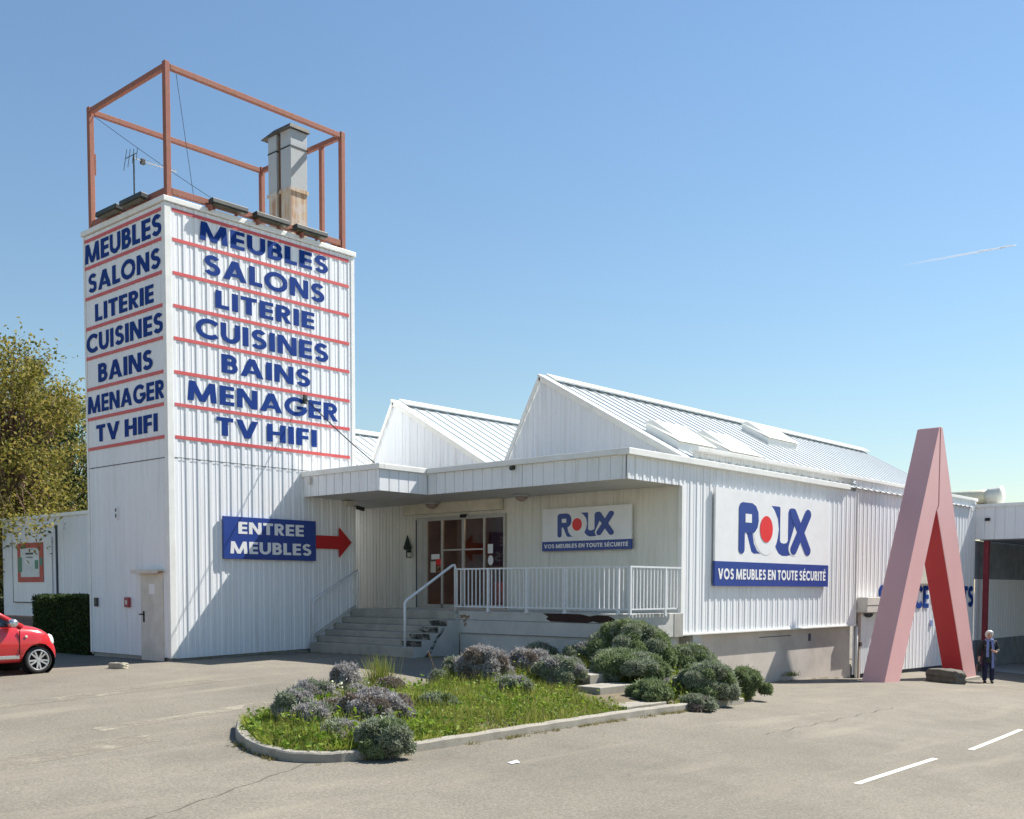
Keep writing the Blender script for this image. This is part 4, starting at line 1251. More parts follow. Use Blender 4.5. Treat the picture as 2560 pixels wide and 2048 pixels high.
def cat(parts):
    Vs, Fs, Is, o = [], [], [], 0
    for V, F, i in parts:
        Vs.append(V); Fs.append(F+o); Is.append(np.full(len(F), i)); o += len(V)
    return np.concatenate(Vs), np.concatenate(Fs), np.concatenate(Is)
def sphere(c, r, nu=14, nv=8):
    V = []; F = []
    for j in range(nv+1):
        for i in range(nu):
            t, p = 2*math.pi*i/nu, math.pi*j/nv
            V.append((c[0]+r[0]*math.sin(p)*math.cos(t), c[1]+r[1]*math.sin(p)*math.sin(t), c[2]+r[2]*math.cos(p)))
    for j in range(nv):
        for i in range(nu):
            F.append((j*nu+i, (j+1)*nu+i, (j+1)*nu+(i+1) % nu, j*nu+(i+1) % nu))
    return np.array(V), np.array(F)
def sph_dirs(n): return unit(rng.normal(size=(n,3)))

FM = {
 'grey': foliage('grey_lilac_sprigs', [(.20,.185,.165),(.35,.33,.32),(.46,.44,.43),(.55,.535,.53)], .25),
 'greygreen': foliage('grey_green_sprigs', [(.12,.145,.08),(.24,.275,.175),(.35,.385,.28),(.45,.47,.39)], .25),
 'green': foliage('dark_green_sprigs', [(.08,.115,.045),(.16,.215,.09),(.26,.315,.155),(.38,.42,.27)], .28),
 'brown': foliage('dry_brown_twigs', [(.14,.10,.075),(.24,.19,.15),(.33,.28,.24),(.38,.34,.31)], .1),
}
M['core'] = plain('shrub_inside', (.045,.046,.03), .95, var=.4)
def shrub(cx, cy, cz, r, h, kind, label, seed, lobes=7, second=None):
    global rng
    rng = np.random.default_rng(seed)
    z0 = H(cx, cy) if inside(cx, cy, BED) else G(cx, cy)
    top = cz + h
    c = np.array([cx, cy, z0])
    hh = top - z0
    parts = []
    lob = [(c + np.array([0,0,hh*.34]), r*.60, hh*.44)]
    wob = [rng.uniform(-.34,.34) for _ in range(4)]
    for i in range(lobes):
        a = 2*math.pi*(i*.618 + rng.uniform(-.08,.08))
        el = ((i+.5)/lobes)                       # 0 low, 1 top
        q = math.cos(el*math.pi/2)**.7
        k = 1 + wob[0]*math.cos(a+wob[1]*9) + wob[2]*math.cos(2*a+wob[3]*9)
        lr = r*rng.uniform(.15,.30)*(1.15-.2*el)
        p = c + np.array([math.cos(a)*r*.78*q*k, math.sin(a)*r*.78*q*k, hh*(.12+.66*math.sin(el*math.pi/2)*(1+.18*wob[2]))])
        lob.append((p, lr, min(lr*rng.uniform(.85,1.1), hh*.34)))
    for li, (lc, lr, lz) in enumerate(lob):
        n = int((21000 if li else 9000)*(lr*lr + lr*lz)/.4) + 90
        n = min(n, 5200)
        d = sph_dirs(n)
        d = d[d[:,2] > -.75]
        surf = lc + d*np.array([lr, lr, lz])*rng.uniform(.80, 1.05, (len(d),1))
        dirs = unit(d + .8*rng.normal(size=d.shape) + np.array([0,0,.35]))
        L = (rng.uniform(.018,.045, len(d)) + .05*(rng.uniform(size=len(d)) < .02))*(1 + .35*r)
        V, F = blades(surf, dirs, L, rng.uniform(.010,.020, len(d))*(1 + .35*r), .5)
        keep = V.reshape(-1,4,3)[:,:,2].min(1) > z0-.03
        V = V.reshape(-1,4,3)[keep].reshape(-1,3)
        F = np.arange(len(V)).reshape(-1,4)
        parts.append((V, F, 1 if (second and li % 3 == 2) else 0))
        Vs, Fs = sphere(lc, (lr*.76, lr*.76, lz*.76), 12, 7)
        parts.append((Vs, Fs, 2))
    V, F, I = cat(parts)
    o = fast_mesh('shrub', V, F, [FM[kind], FM[second or kind], M['core']], I, (cx, cy, z0))
    o['label'] = label
    o['category'] = 'shrub'
    o['group'] = 'shrubs in the kerbed planting bed'
    return o
SH = [
 (-3.88,-9.76,-.09,.25,.29,'greygreen','upright grey-green shrub at the left tip of the bed','grey'),
 (-2.57,-8.51,-.07,.28,.20,'grey','greyish lilac shrub behind the left tip of the bed','greygreen'),
 (-1.45,-8.0,.14,.24,.22,'grey','small silvery grey shrub left of the tall grass tuft',None),
 (-1.72,-8.62,-.12,.19,.17,'grey','round lilac grey shrub in front of the tall grass tuft',None),
 (-3.03,-10.41,-.17,.40,.27,'grey','broad brownish grey shrub in the middle of the left end','brown'),
 (-4.00,-11.00,-.33,.25,.17,'greygreen','low grey-green shrub just inside the front kerb, left end','grey'),
 (-3.93,-11.80,-.30,.31,.24,'greygreen','bushy green shrub spilling over the front kerb','green'),
 (-1.40,-9.38,-.20,.12,.10,'greygreen','tiny round grey-green shrub among the weeds, left of the pair',None),
 (-1.27,-9.97,-.19,.22,.14,'greygreen','low spreading green-grey shrub in the grass behind the front kerb','green'),
 (-.43,-10.17,-.24,.12,.10,'greygreen','tiny round grey-green shrub among the weeds, right of the pair',None),
 (.86,-7.84,-.03,.16,.14,'greygreen','small round grey-green shrub at the back edge, beside the asphalt','grey'),
 (1.48,-7.70,.13,.25,.20,'greygreen','medium grey-green shrub at the back edge of the bed','grey'),
 (1.38,-8.55,.14,.50,.38,'grey','large brownish grey shrub, tallest of the grey ones','brown'),
 (.85,-9.63,-.12,.27,.20,'greygreen','grey-green shrub below the large brownish grey one','grey'),
 (4.30,-7.45,.22,.32,.25,'greygreen','grey-green shrub against the white platform wall','brown'),
 (2.71,-8.39,.12,.38,.28,'grey','grey-brown shrub right of the tallest grey shrub','brown'),
 (2.38,-9.54,.01,.38,.27,'greygreen','grey-green mound beside the garden steps','grey'),
 (4.75,-8.25,.20,.33,.26,'greygreen','grey-green shrub between platform wall and the big dome','grey'),
 (4.95,-9.35,.50,.74,.46,'green','big dark green dome, the tallest shrub, under the balustrade corner','greygreen'),
 (4.0,-9.75,.02,.74,.34,'green','wide dark green spreading shrub in front of the dome','greygreen'),
 (2.95,-11.2,-.25,.33,.19,'green','low dark green shrub beside the lower garden step',None),
 (4.09,-10.72,-.21,.16,.12,'grey','tiny grey shrub between the dark green ones',None),
 (6.38,-9.85,.06,.62,.36,'green','dark green mound by the tan base wall','greygreen'),
 (4.34,-11.50,-.14,.44,.38,'greygreen','large grey-green mound over the kerb at the right end','green'),
 (5.98,-11.30,-.28,.34,.28,'green','rounded dark green shrub at the far right tip of the bed','green'),
 (-3.89,-10.21,-.23,.25,.23,'grey','lilac grey shrub filling the gap right of the upright one','greygreen'),
 (-2.28,-9.74,-.08,.22,.19,'grey','pale grey shrub behind the broad brownish one',None),
 (-3.15,-9.75,-.20,.20,.19,'brown','dry brown shrub between the grey shrubs at the left end','grey'),
 (-.95,-8.50,-.08,.22,.16,'brown','thin dry brown shrub right of the tall grass tuft','brown'),
 (3.38,-11.86,-.40,.23,.11,'greygreen','small flat grey-green shrub hanging over the kerb','brown'),
]
for i, (x, y, z_, r, h, k, l, s2) in enumerate(SH):
    shrub(x, y, z_, r*(1.30 if r < .45 else 1.08), h*(1.25 if r < .45 else 1.12), k, l, 100+i, lobes=14 if r < .22 else (24 if r < .35 else (40 if r < .6 else 60)), second=s2)

# grass and weeds of the bed
rng = np.random.default_rng(5)
FM['grass'] = foliage('bed_grass', [(.055,.085,.018),(.13,.18,.03),(.24,.28,.05),(.38,.37,.09),(.50,.44,.20)], .4)
FM['leafy'] = foliage('broad_weeds', [(.05,.10,.012),(.12,.21,.02),(.21,.31,.03),(.32,.38,.07)], .4)
FM['straggly'] = foliage('straggly_weeds', [(.07,.11,.02),(.17,.24,.03),(.30,.36,.05),(.42,.42,.10),(.46,.40,.18)], .4)
def grass():
    pts = []
    while len(pts) < 9000:
        x, y = rng.uniform(-5.1,7.0), rng.uniform(-11.75,-7.2)
        if not inside(x, y, BED): continue
        if 1.5 < x < 3.0 and -11.7 < y < -10.4: continue
        if 2.0 < x < 3.5 and -10.9 < y < -9.2: continue
        d = math.sin(1.7*x+.5)*math.cos(2.1*y) + .5*math.sin(4.1*x-3*y)
        dens = .55 + .35*d
        if -3.2 < x < 1.8 and y < -9.2: dens += .35
        if rng.uniform() < dens: pts.append((x, y))
    P_ = np.array(pts)
    P_ = np.repeat(P_, 5, 0) + rng.normal(0, .035, (len(P_)*5, 2))
    base = np.array([(x, y, H(x, y)-.01) for x, y in P_])
    n = len(base)
    dirs = unit(np.c_[rng.normal(0,.38,(n,2)), np.ones(n)])
    patch = .55 + .45*np.sin(2.3*P_[:,0]+1.1*P_[:,1])*np.cos(1.9*P_[:,1]-.6*P_[:,0])
    lump = np.clip(.5+.6*np.sin(6.1*P_[:,0]+2.3*np.sin(3*P_[:,1]))*np.cos(5.3*P_[:,1]+1.7*np.sin(2.7*P_[:,0])), .12, 1.1)
    L = rng.uniform(.05,.26,n)*(.35+.5*patch+.6*lump)
    V, F = blades(base, dirs, L, rng.uniform(.006,.013,n), .1)
    o = fast_mesh('grass', V, F, [FM['grass']], None, (0,-10,-.4))
    o['kind'] = 'stuff'; o['label'] = 'bright green grass and weeds filling the kerbed bed'; o['category'] = 'grass'
    # broad leaved weeds
    pts = []
    while len(pts) < 3600:
        x, y = rng.uniform(-5.0,6.5), rng.uniform(-11.7,-7.6)
        if inside(x, y, BED) and not (1.5 < x < 3.5 and -11.7 < y < -9.2 and (x < 3.0 or y > -10.9)) and (rng.uniform() < .35+.5*(x < -2.5)+.3*(math.sin(2*x+y) > .4)): pts.append((x, y))
    base = np.array([(x, y, H(x, y)) for x, y in pts])
    base = np.repeat(base, 6, 0)
    n = len(base)
    hgt = np.repeat(rng.uniform(.04,.20,n//6)*(1+.9*(rng.uniform(size=n//6) < .15)), 6)
    base = base + np.c_[rng.normal(0,.045,(n,2)), rng.uniform(.05,1,n)*hgt]
    V, F = leaves(base, np.where(base[:,0] < -2.3, .046, .034), .9)
    o = fast_mesh('weeds', V, F, [FM['leafy']], None, (0,-10,-.4))
    o['kind'] = 'stuff'; o['label'] = 'leafy weeds scattered through the kerbed bed'; o['category'] = 'weeds'
    # straggly taller growth round the shrubs, and blades leaning out over the kerb
    B_, D_, L_ = [], [], []
    for (x, y, z_, r, h, *_r) in SH:
        for k in range(int(70+160*r)):
            a = rng.uniform(0, 2*math.pi); q = r*rng.uniform(.85, 1.75)
            px_, py_ = x+q*math.cos(a), y+q*math.sin(a)
            if not inside(px_, py_, BED) or (1.5 < px_ < 3.4 and -11.7 < py_ < -9.3): continue
            for j in range(4):
                B_.append((px_+rng.normal(0,.02), py_+rng.normal(0,.02), H(px_, py_)-.01))
                D_.append((rng.normal(0,.35), rng.normal(0,.35), 1))
                L_.append(rng.uniform(.10,.34)*(.6+.5*min(1, h/.25)))
    ol = outline
    for k in range(2600):
        i_ = rng.integers(0, len(ol)-1); t_ = rng.uniform()
        x, y = ol[i_][0]+(ol[i_+1][0]-ol[i_][0])*t_, ol[i_][1]+(ol[i_+1][1]-ol[i_][1])*t_
        if math.sin(x*5.3)+math.sin(x*2.1+y*3) < -.2 or (1.4 < x < 2.9 and y < -11): continue
        d = Vector((ol[i_+1][0]-ol[i_][0], ol[i_+1][1]-ol[i_][1])).normalized()
        o_ = Vector((d.y, -d.x))
        if inside(x+o_.x*.3, y+o_.y*.3, BED): o_ = -o_
        B_.append((x-o_.x*.09, y-o_.y*.09, G(x, y)+.09)); D_.append((o_.x*rng.uniform(.2,1.5)+rng.normal(0,.3), o_.y*rng.uniform(.2,1.5)+rng.normal(0,.3), 1)); L_.append(rng.uniform(.06,.19))
    V, F = blades(np.array(B_), unit(np.array(D_)), np.array(L_), rng.uniform(.007,.014,len(B_)), .15)
    o = fast_mesh('weeds', V, F, [FM['straggly']], None, (0,-10,-.4))
    o['kind'] = 'stuff'; o['label'] = 'straggly yellow-green weeds round the shrubs and over the kerb'; o['category'] = 'weeds'
    # dry growth along the foot of the kerb and of the walls
    pts = []
    def along(p, q, n, sp):
        for k in range(n):
            t = rng.uniform()
            pts.append((p[0]+(q[0]-p[0])*t+rng.normal(0,sp), p[1]+(q[1]-p[1])*t+rng.normal(0,sp)))
    along((-2.6,-11.90),(3.4,-11.90), 420, .03)
    along((-4.9,-11.72),(-3.6,-11.93), 70, .03)
    along((-4.72,-9.5),(-5.2,-11.1), 240, .06)
    along((9,-8.86),(16.4,-8.86), 110, .03)
    along((3.6,-4.15),(5.2,-4.15), 60, .05)
    along((3.65,-3.9),(3.7,-.2), 130, .05)
    along((.3,-.08),(3.6,-.08), 90, .03)
    pts = [p for p in pts if math.sin(p[0]*3.1)+math.sin(p[0]*7.3+1)+.8*math.sin(p[0]*17) > rng.uniform(-1.2,.8)]
    base = np.array([(x, y, G(x, y)) for x, y in pts])
    base = np.repeat(base, 5, 0) + np.c_[rng.normal(0,.02,(len(base)*5,2)), np.zeros(len(base)*5)]
    n = len(base)
    V, F = blades(base, unit(np.c_[rng.normal(0,.6,(n,2)), np.ones(n)]), rng.uniform(.02,.075,n)*rng.uniform(.5,1.2,n), .009, .2)
    o = fast_mesh('kerb_weeds', V, F, [foliage('dry_weeds', [(.12,.14,.03),(.22,.22,.06),(.30,.20,.10),(.18,.24,.04)], .3)], None, (0,-10,-.4))
    o['kind'] = 'stuff'; o['label'] = 'dry little weeds along the foot of kerb and walls'; o['category'] = 'weeds'
grass()
def tuft(x, y, h, n, spread, label):
    z_ = H(x, y)
    base = np.c_[rng.normal(x, spread, n), rng.normal(y, spread, n), np.full(n, z_)]
    dirs = unit(np.c_[rng.normal(0,.20,(n,2)), np.ones(n)])
    V, F = blades(base, dirs, rng.uniform(.45,1,n)*h, .012, .15)
    o = fast_mesh('grass_tuft', V, F, [FM['grass']], None, (x, y, z_))
    o['label'] = label; o['category'] = 'grass tuft'
tuft(-.75,-8.05,.72, 420, .10, 'tall bright green grass tuft rising behind the grey shrubs')
tuft(12.6,-9.0,.16, 120, .10, 'small weed tuft at the foot of the tan base wall')
# dry stalk
mb = MB(); z_ = H(1.2,-8.0); mb.tube([(1.1,-7.6,z_),(1.02,-7.58,z_+.25),(.93,-7.55,z_+.48)], .008, 5); mb.tube([(.93,-7.55,z_+.46),(.90,-7.54,z_+.56)], .018, 6)
solo('dry_stalk', mb, M['bark'], 'single dry flower stalk standing in front of the shadowed asphalt', 'plant')
# pale flowers
fl = []
for k in range(26):
    fl.append((rng.normal(-1.75,.22), rng.normal(-8.45,.18)))
base = np.array([(x, y, H(x, y)+rng.uniform(.18,.30)) for x, y in fl])
V, F = leaves(np.repeat(base, 3, 0)+rng.normal(0,.012,(len(base)*3,3)), .03, .5)
o = fast_mesh('pale_flowers', V, F, [foliage('pale_petals', [(.50,.50,.34),(.62,.62,.48)], .2)], None, (-1.75,-8.45,-.2))
o['kind'] = 'stuff'; o['label'] = 'cluster of pale cream flowers left of the grass tuft'; o['category'] = 'flowers'

# hedge
def hedge():
    t = thing('hedge', 'clipped dark green hedge between tower and red car', 'hedge', (.6,5.5,-.05))
    x0, x1, y0, y1, z0, z1 = .0, 1.25, 3.95, 7.05, -.05, 1.43
    n = 15000
    face = rng.choice(4, n, p=[.55,.22,.13,.10])
    u, v = rng.uniform(size=n), rng.uniform(size=n)
    P_ = np.zeros((n,3))
    dep = np.abs(rng.normal(0,.035,n))
    for f_ in range(4):
        k = face == f_
        if f_ == 0: P_[k] = np.c_[x0+dep[k]-.02, y0+(y1-y0)*u[k], z0+(z1-z0)*v[k]]
        if f_ == 1: P_[k] = np.c_[x0+(x1-x0)*u[k], y0+(y1-y0)*v[k], z1-dep[k]+.03*np.sin(9*v[k])+rng.uniform(0,.05,k.sum())]
        if f_ == 2: P_[k] = np.c_[x0+(x1-x0)*u[k], y1-dep[k]+.03, z0+(z1-z0)*v[k]]
        if f_ == 3: P_[k] = np.c_[x0+(x1-x0)*u[k], y0+dep[k], z0+(z1-z0)*v[k]]
    V, F = leaves(P_, .035, .3)
    o = fast_mesh('foliage', V, F, [foliage('hedge_leaves', [(.012,.025,.008),(.03,.055,.014),(.055,.09,.02),(.10,.14,.03)], .3)], None, tuple(WORG[t.name]))
    o.location = (0,0,0); o.parent = t
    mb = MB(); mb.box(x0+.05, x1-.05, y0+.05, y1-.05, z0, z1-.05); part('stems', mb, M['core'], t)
hedge()

# trees
def leafy_tree(label, base, crown_c, crown_r, ncl, nl, leaf, fm, barkmat, droop=0, seed=3, name='tree', extra=()):
    global rng
    rng = np.random.default_rng(seed)
    rr = random.Random(seed)
    t = thing(name, label, 'tree', base)
    B = Vector(base)
    C_ = Vector(crown_c)
    mb = MB()
    top = Vector((B.x+.1, B.y+.1, C_.z+crown_r[2]*.75))
    trunk = [B.lerp(top, k/6) + Vector((.08*math.sin(k*1.3), .08*math.cos(k*1.9), 0)) for k in range(7)]
    mb.tube(trunk, [.16*(1-k/7.5)+.02 for k in range(7)], 8)
    cl = []
    for i in range(ncl):
        d = Vector((rr.gauss(0,1), rr.gauss(0,1), rr.gauss(0,1))).normalized()
        q = rr.uniform(.25,1)**.5
        p = C_ + Vector((d.x*crown_r[0]*q, d.y*crown_r[1]*q, d.z*crown_r[2]*q))
        if d.z < -.1 and q > .6: p.z -= rr.uniform(0, droop)
        cl.append(p)
        k = min(5, max(1, int((p.z-B.z)/(top.z-B.z)*5)))
        a = trunk[max(1, k-1)].lerp(trunk[k], rr.random())
        m_ = a.lerp(p, .5) + Vector((rr.uniform(-.2,.2), rr.uniform(-.2,.2), rr.uniform(.0,.3)))
        mb.tube([a, m_, p], [.045, .025, .008], 5)
    for p in extra:
        p = Vector(p); cl.append(p)
        a = trunk[3].lerp(p, .0)
        mb.tube([a, a.lerp(p, .3) + Vector((0,0,.9)), a.lerp(p, .7) + Vector((.2*math.sin(p.y*9),.2,.7)), p + Vector((0,0,.1))], [.03, .014, .008, .004], 5)
    part('trunk', mb, barkmat, t, smooth=True)
    extra_v = [Vector(e) for e in extra]
    pts = []
    for p in cl:
        s = rr.uniform(.22,.55) if p not in extra_v else rr.uniform(.18,.30)
        n = int(nl*rr.uniform(.5,1.4)) if p not in extra_v else int(nl*.4)
        pts.append(np.array(p) + rng.normal(size=(n,3))*np.array([s, s, s*.6]))
    V, F = leaves(np.concatenate(pts), leaf, .5)
    o = fast_mesh('crown', V, F, [fm], None, tuple(B))
    o.location = (0,0,0); o.parent = t
    return t
FM['olive'] = foliage('olive_young_leaves', [(.045,.055,.014),(.14,.145,.028),(.24,.22,.042),(.35,.295,.07),(.34,.23,.08)], .42)
FM['conifer'] = foliage('dark_conifer', [(.010,.018,.008),(.022,.038,.014),(.04,.06,.02),(.07,.085,.03)], .1)
FM['deep'] = foliage('deep_green', [(.015,.028,.008),(.035,.06,.014),(.06,.10,.02),(.10,.14,.03)], .3)
leafy_tree('olive-brown young-leaved tree with drooping twigs over the side wing', (3.25,15.7,0), (2.9,15.2,6.3), (2.6,2.9,3.8), 240, 120, .072, FM['olive'], M['bark'], droop=1.1, seed=3, extra=[(1.0,12.9,3.2),(.9,12.3,3.0),(1.1,12.0,3.5),(1.0,11.4,3.3),(1.1,11.0,3.7),(1.2,10.3,3.35),(1.2,10.0,2.95),(1.2,9.7,3.5),(1.3,9.2,3.4),(1.3,8.9,3.75),(.9,13.0,2.7),(1.1,9.9,3.8),(1.2,12.6,3.7)])
leafy_tree('sparse tall twigs of a second olive tree at the left picture edge', (2.6,18.2,0), (2.4,18.0,8.0), (1.9,2.2,3.3), 70, 70, .062, FM['olive'], M['bark'], droop=.5, seed=9)
leafy_tree('deep green rounded tree just left of the tower, behind the olive tree', (9.5,24.2,0), (9.0,23.8,6.0), (3.2,3.2,4.0), 240, 120, .085, FM['deep'], M['bark'], seed=12)
def conifer(label, base, h, r, seed):
    global rng
    rng = np.random.default_rng(seed)
    t = thing('conifer', label, 'tree', base)
    B = np.array(base)
    mb = MB(); mb.tube([tuple(B), tuple(B+np.array([0,0,h*.97]))], [.2,.02], 8)
    P_, D_ = [], []
    z_ = .06
    while z_ < 1:
        nb_ = int(6+10*(1-z_))
        for k in range(nb_):
            a = rng.uniform(0, 2*math.pi)
            L = r*(1-z_)**.8*rng.uniform(.7,1.1)+.12
            d = np.array([math.cos(a), math.sin(a), -.25+.5*z_])
            o_ = B+np.array([0,0,z_*h])
            mb.tube([tuple(o_), tuple(o_+d*L)], [.03,.008], 4)
            n = int(70*L)+12
            tt = rng.uniform(.15,1,n)[:,None]
            P_.append(o_ + d*L*tt + rng.normal(0,.11,(n,3))*np.array([1,1,.6]))
            D_.append(unit(d + rng.normal(0,.7,(n,3)) + np.array([0,0,-.35])))
        z_ += .022
    part('trunk', mb, M['bark'], t)
    V, F = blades(np.concatenate(P_), np.concatenate(D_), rng.uniform(.12,.32,sum(map(len, P_))), .05, .3)
    o = fast_mesh('crown', V, F, [FM['conifer']], None, tuple(B))
    o.location = (0,0,0); o.parent = t
conifer('dark conifer behind the olive tree, its tip showing against the sky', (7.2,22.6,0), 11.2, 2.9, 4)
conifer('second dark conifer at the left picture edge behind the side wing', (4.6,21.2,0), 8.5, 2.6, 6)

# ------------------------------------------------------------------ red car
def eval_mesh(o):
    bpy.context.view_layer.update()
    dg = bpy.context.evaluated_depsgraph_get()
    me = bpy.data.meshes.new_from_object(o.evaluated_get(dg))
    old = o.data
    o.modifiers.clear()
    o.data = me
    return o
def car():
    wx, wy = -3.18, -.32
    gz_ = G(wx, wy)
    ox, oy, oz = wx, wy+.80, gz_
    t = thing('parked_car', 'red hatchback with silver sill strip parked at the left edge', 'car', (ox-1.25, oy, oz))
    def top(x):
        P_ = [(-3.08,.70),(-3.0,.90),(-2.8,.98),(-.42,1.01),(-.1,.985),(.12,.925),(.28,.83),(.38,.70),(.44,.52),(.47,.40)]
        return float(np.interp(x, [p[0] for p in P_], [p[1] for p in P_]))
    xs = [-3.08,-3.02,-2.85,-2.5,-2.1,-1.7,-1.3,-.9,-.5,-.25,-.05,.12,.25,.35,.42,.46]
    mb = MB()
    ring = 0
    for x in xs:
        zt_ = top(x)
        w = 1.0 if -2.6 < x < -.05 else (1-.30*((x+.05)/.51)**2 if x >= -.05 else 1-.25*((-2.6-x)/.48)**2)
        sec = [(.0,.22),(.60,.22),(.74,.26),(.80,min(.42,zt_*.6)),(.815,min(.62,zt_*.78)),(.79,min(.82,zt_*.90)),(.72,zt_-.03),(.50,zt_+.015),(0,zt_+.03)]
        sec = [(y*w, z_) for y, z_ in sec]
        full = sec + [(-y, z_) for y, z_ in sec[-2:0:-1]]
        ring = len(full)
        mb.v += [(ox+x, oy+y, oz+z_) for y, z_ in full]
    for i in range(len(xs)-1):
        for k in range(ring):
            mb.f.append((i*ring+k, i*ring+(k+1) % ring, (i+1)*ring+(k+1) % ring, (i+1)*ring+k))
    mb.f.append(tuple(range(ring))[::-1])
    mb.f.append(tuple((len(xs)-1)*ring+k for k in range(ring)))
    bm = bmesh.new(); me = bpy.data.meshes.new('c'); me.from_pydata(mb.v, [], mb.f); bm.from_mesh(me)
    bmesh.ops.recalc_face_normals(bm, faces=bm.faces); bm.verts.index_update()
    mb.f = [tuple(v.index for v in f.verts) for f in bm.faces]; bm.free()
    body = part('body', mb, M['carred'], t, smooth=True)
    m = body.modifiers.new('s', 'SUBSURF'); m.levels = 2; m.render_levels = 2
    eval_mesh(body)
    cut = MB()
    for x in (0, -2.49):
        for s_ in (-1, 1):
            cut.lathe([(.335,0),(.335,.36)], (ox+x, oy+s_*.95, oz+.285), (0,-s_,0), 28)
    co = mesh_obj('cutter', cut.v, cut.f, M['black'], WORG[t.name])
    bm = bmesh.new(); bm.from_mesh(co.data); bmesh.ops.recalc_face_normals(bm, faces=bm.faces); bm.to_mesh(co.data); bm.free()
    co.location = WORG[t.name]
    bo = body.modifiers.new('b', 'BOOLEAN'); bo.object = co; bo.operation = 'DIFFERENCE'; bo.solver = 'EXACT'
    eval_mesh(body)
    bpy.data.objects.remove(co)
    body.data.materials.clear(); body.data.materials.append(M['carred'])
    for x in (0, -2.49):
        for s_ in (-1, 1):
            mb = MB(); mb.lathe([(.01,.0),(.332,.0),(.332,.19)], (ox+x, oy+s_*.587, oz+.285), (0,s_,0), 24, cap=False)
            part('arch_liner', mb, M['black'], t)
    # cabin
    A = [(-.40,.70,.985),(-1.18,.55,1.47),(-2.62,.55,1.47),(-3.0,.68,.95)]
    mb = MB()
    v = [(ox+x, oy+s_*y, oz+z_) for s_ in (-1, 1) for x, y, z_ in A]
    mb.add(v, [(0,1,2,3),(4,7,6,5),(0,4,5,1),(1,5,6,2),(2,6,7,3),(3,7,4,0)])
    part('windows', mb, M['carglass'], t)
    mb = MB()
    for s_ in (-1, 1):
        P_ = [Vector((ox+x, oy+s_*y*1.005, oz+z_)) for x, y, z_ in A]
        mb.tube([P_[0]+Vector((.10,0,-.02)), P_[0].lerp(P_[1],.5)+Vector((.02,s_*.006,.012)), P_[1], P_[2], P_[3]], [.055,.045,.045,.05,.09], 10)
        mb.beam(P_[0].lerp(P_[3],.52)+Vector((0,0,.02)), P_[1].lerp(P_[2],.30), .05, .09)
    part('pillars', mb, M['carred'], t, smooth=True)
    mb = MB()
    rv = []
    for i in range(9):
        x = -1.14-1.52*i/8
        for k in range(7):
            y = -.57+1.14*k/6
            rv.append((ox+x, oy+y, oz+1.455+.065*(1-(y/.6)**2)*(1-.3*((i-4)/4)**2)+.02))
    rf = [(i*7+k, (i+1)*7+k, (i+1)*7+k+1, i*7+k+1) for i in range(8) for k in range(6)]
    mb.add(rv, [f[::-1] for f in rf])
    part('roof', mb, M['carred'], t, smooth=True)
    ys = lambda z_: float(np.interp(z_, [.26,.42,.62,.82,.98], [.735,.795,.812,.788,.715]))
    for s_ in (-1, 1):
        mb = MB()
        zsn = [.40,.50,.62,.74,.86,.955]
        def edge(z_): return (-.40-.0*z_, -1.55)
        v = []
        for z_ in zsn:
            for q in range(6):
                x = -.42-1.12*q/5
                v.append((ox+x, oy+s_*(ys(z_)+.006), oz+z_))
        f = [(j*6+q, j*6+q+1, (j+1)*6+q+1, (j+1)*6+q) for j in range(5) for q in range(5)]
        mb.add(v, f if s_ > 0 else [g[::-1] for g in f])
        d = part('door', mb, M['carred'], t, smooth=True)
        mb = MB(); mb.tube([(ox-1.30, oy+s_*.825, oz+.80),(ox-1.36, oy+s_*.84, oz+.80),(ox-1.46, oy+s_*.825, oz+.80)], .013, 8); part('handle', mb, M['carred'], d)
        mb = MB(); mb.box(ox-1.56, ox-.41, oy+s_*.79, oy+s_*(ys(.35)+.035), oz+.325, oz+.395); part('sill_strip', mb, M['chrome'], t, bevel=.01)
        mb = MB(); mb.lathe([(.02,-.10),(.075,-.08),(.09,0),(.075,.08),(.03,.10)], (ox-.56, oy+s_*.86, oz+1.05), (.25,s_,0), 14); part('mirror', mb, M['chrome'], t, smooth=True)
        mb = MB(); mb.lathe([(.01,-.01),(.025,0),(.03,.008),(.01,.015)], (ox-.27, oy+s_*.803, oz+.77), (0,s_,0), 12); part('side_repeater', mb, M['pale'], t)
        mb = MB(); mb.lathe([(.02,-.05),(.11,-.02),(.13,.03),(.09,.07),(.02,.085)], (ox+.30, oy+s_*.58, oz+.68), (.8,s_*.6,.25), 16); part('headlight', mb, M['lens'], t, smooth=True)
        for x in (0, -2.49):
            c = (ox+x, oy+s_*.665, oz+.285)
            mb = MB(); mb.lathe([(.19,-.09),(.265,-.09),(.283,-.07),(.286,0),(.283,.07),(.268,.092),(.215,.098),(.205,.05)], c, (0,s_,0), 36, cap=False)
            w = part('wheel', mb, M['tyre'], t, smooth=True)
            mb = MB()
            mb.lathe([(.185,.05),(.21,.05),(.214,.097),(.198,.102),(.188,.09),(.185,.05)], c, (0,s_,0), 36, cap=False)
            mb.lathe([(.045,.05),(.05,.085),(.03,.092),(.01,.093)], c, (0,s_,0), 14)
            for q in range(10):
                a = 2*math.pi*q/10 + (.10 if q % 2 else -.10)
                p = Vector(c)+Vector((0, s_*.080, 0))
                e = Vector((math.cos(a), 0, math.sin(a)))
                mb.beam(p+e*.04, p+e*.195+Vector((0,s_*.008,0)), .034, .02, up=(0,1,0))
            part('rim', mb, plain('rim_silver', (.55,.55,.56), .3, metal=.5), w)
            mb = MB(); mb.lathe([(.19,.0),(.19,.03)], c, (0,s_,0), 24); part('wheel_back', mb, M['black'], w)
    mb = MB(); mb.box(ox-.405, ox-.398, oy-.822, oy-.79, oz+.42, oz+.9); part('door_gap', mb, M['black'], t)
car()

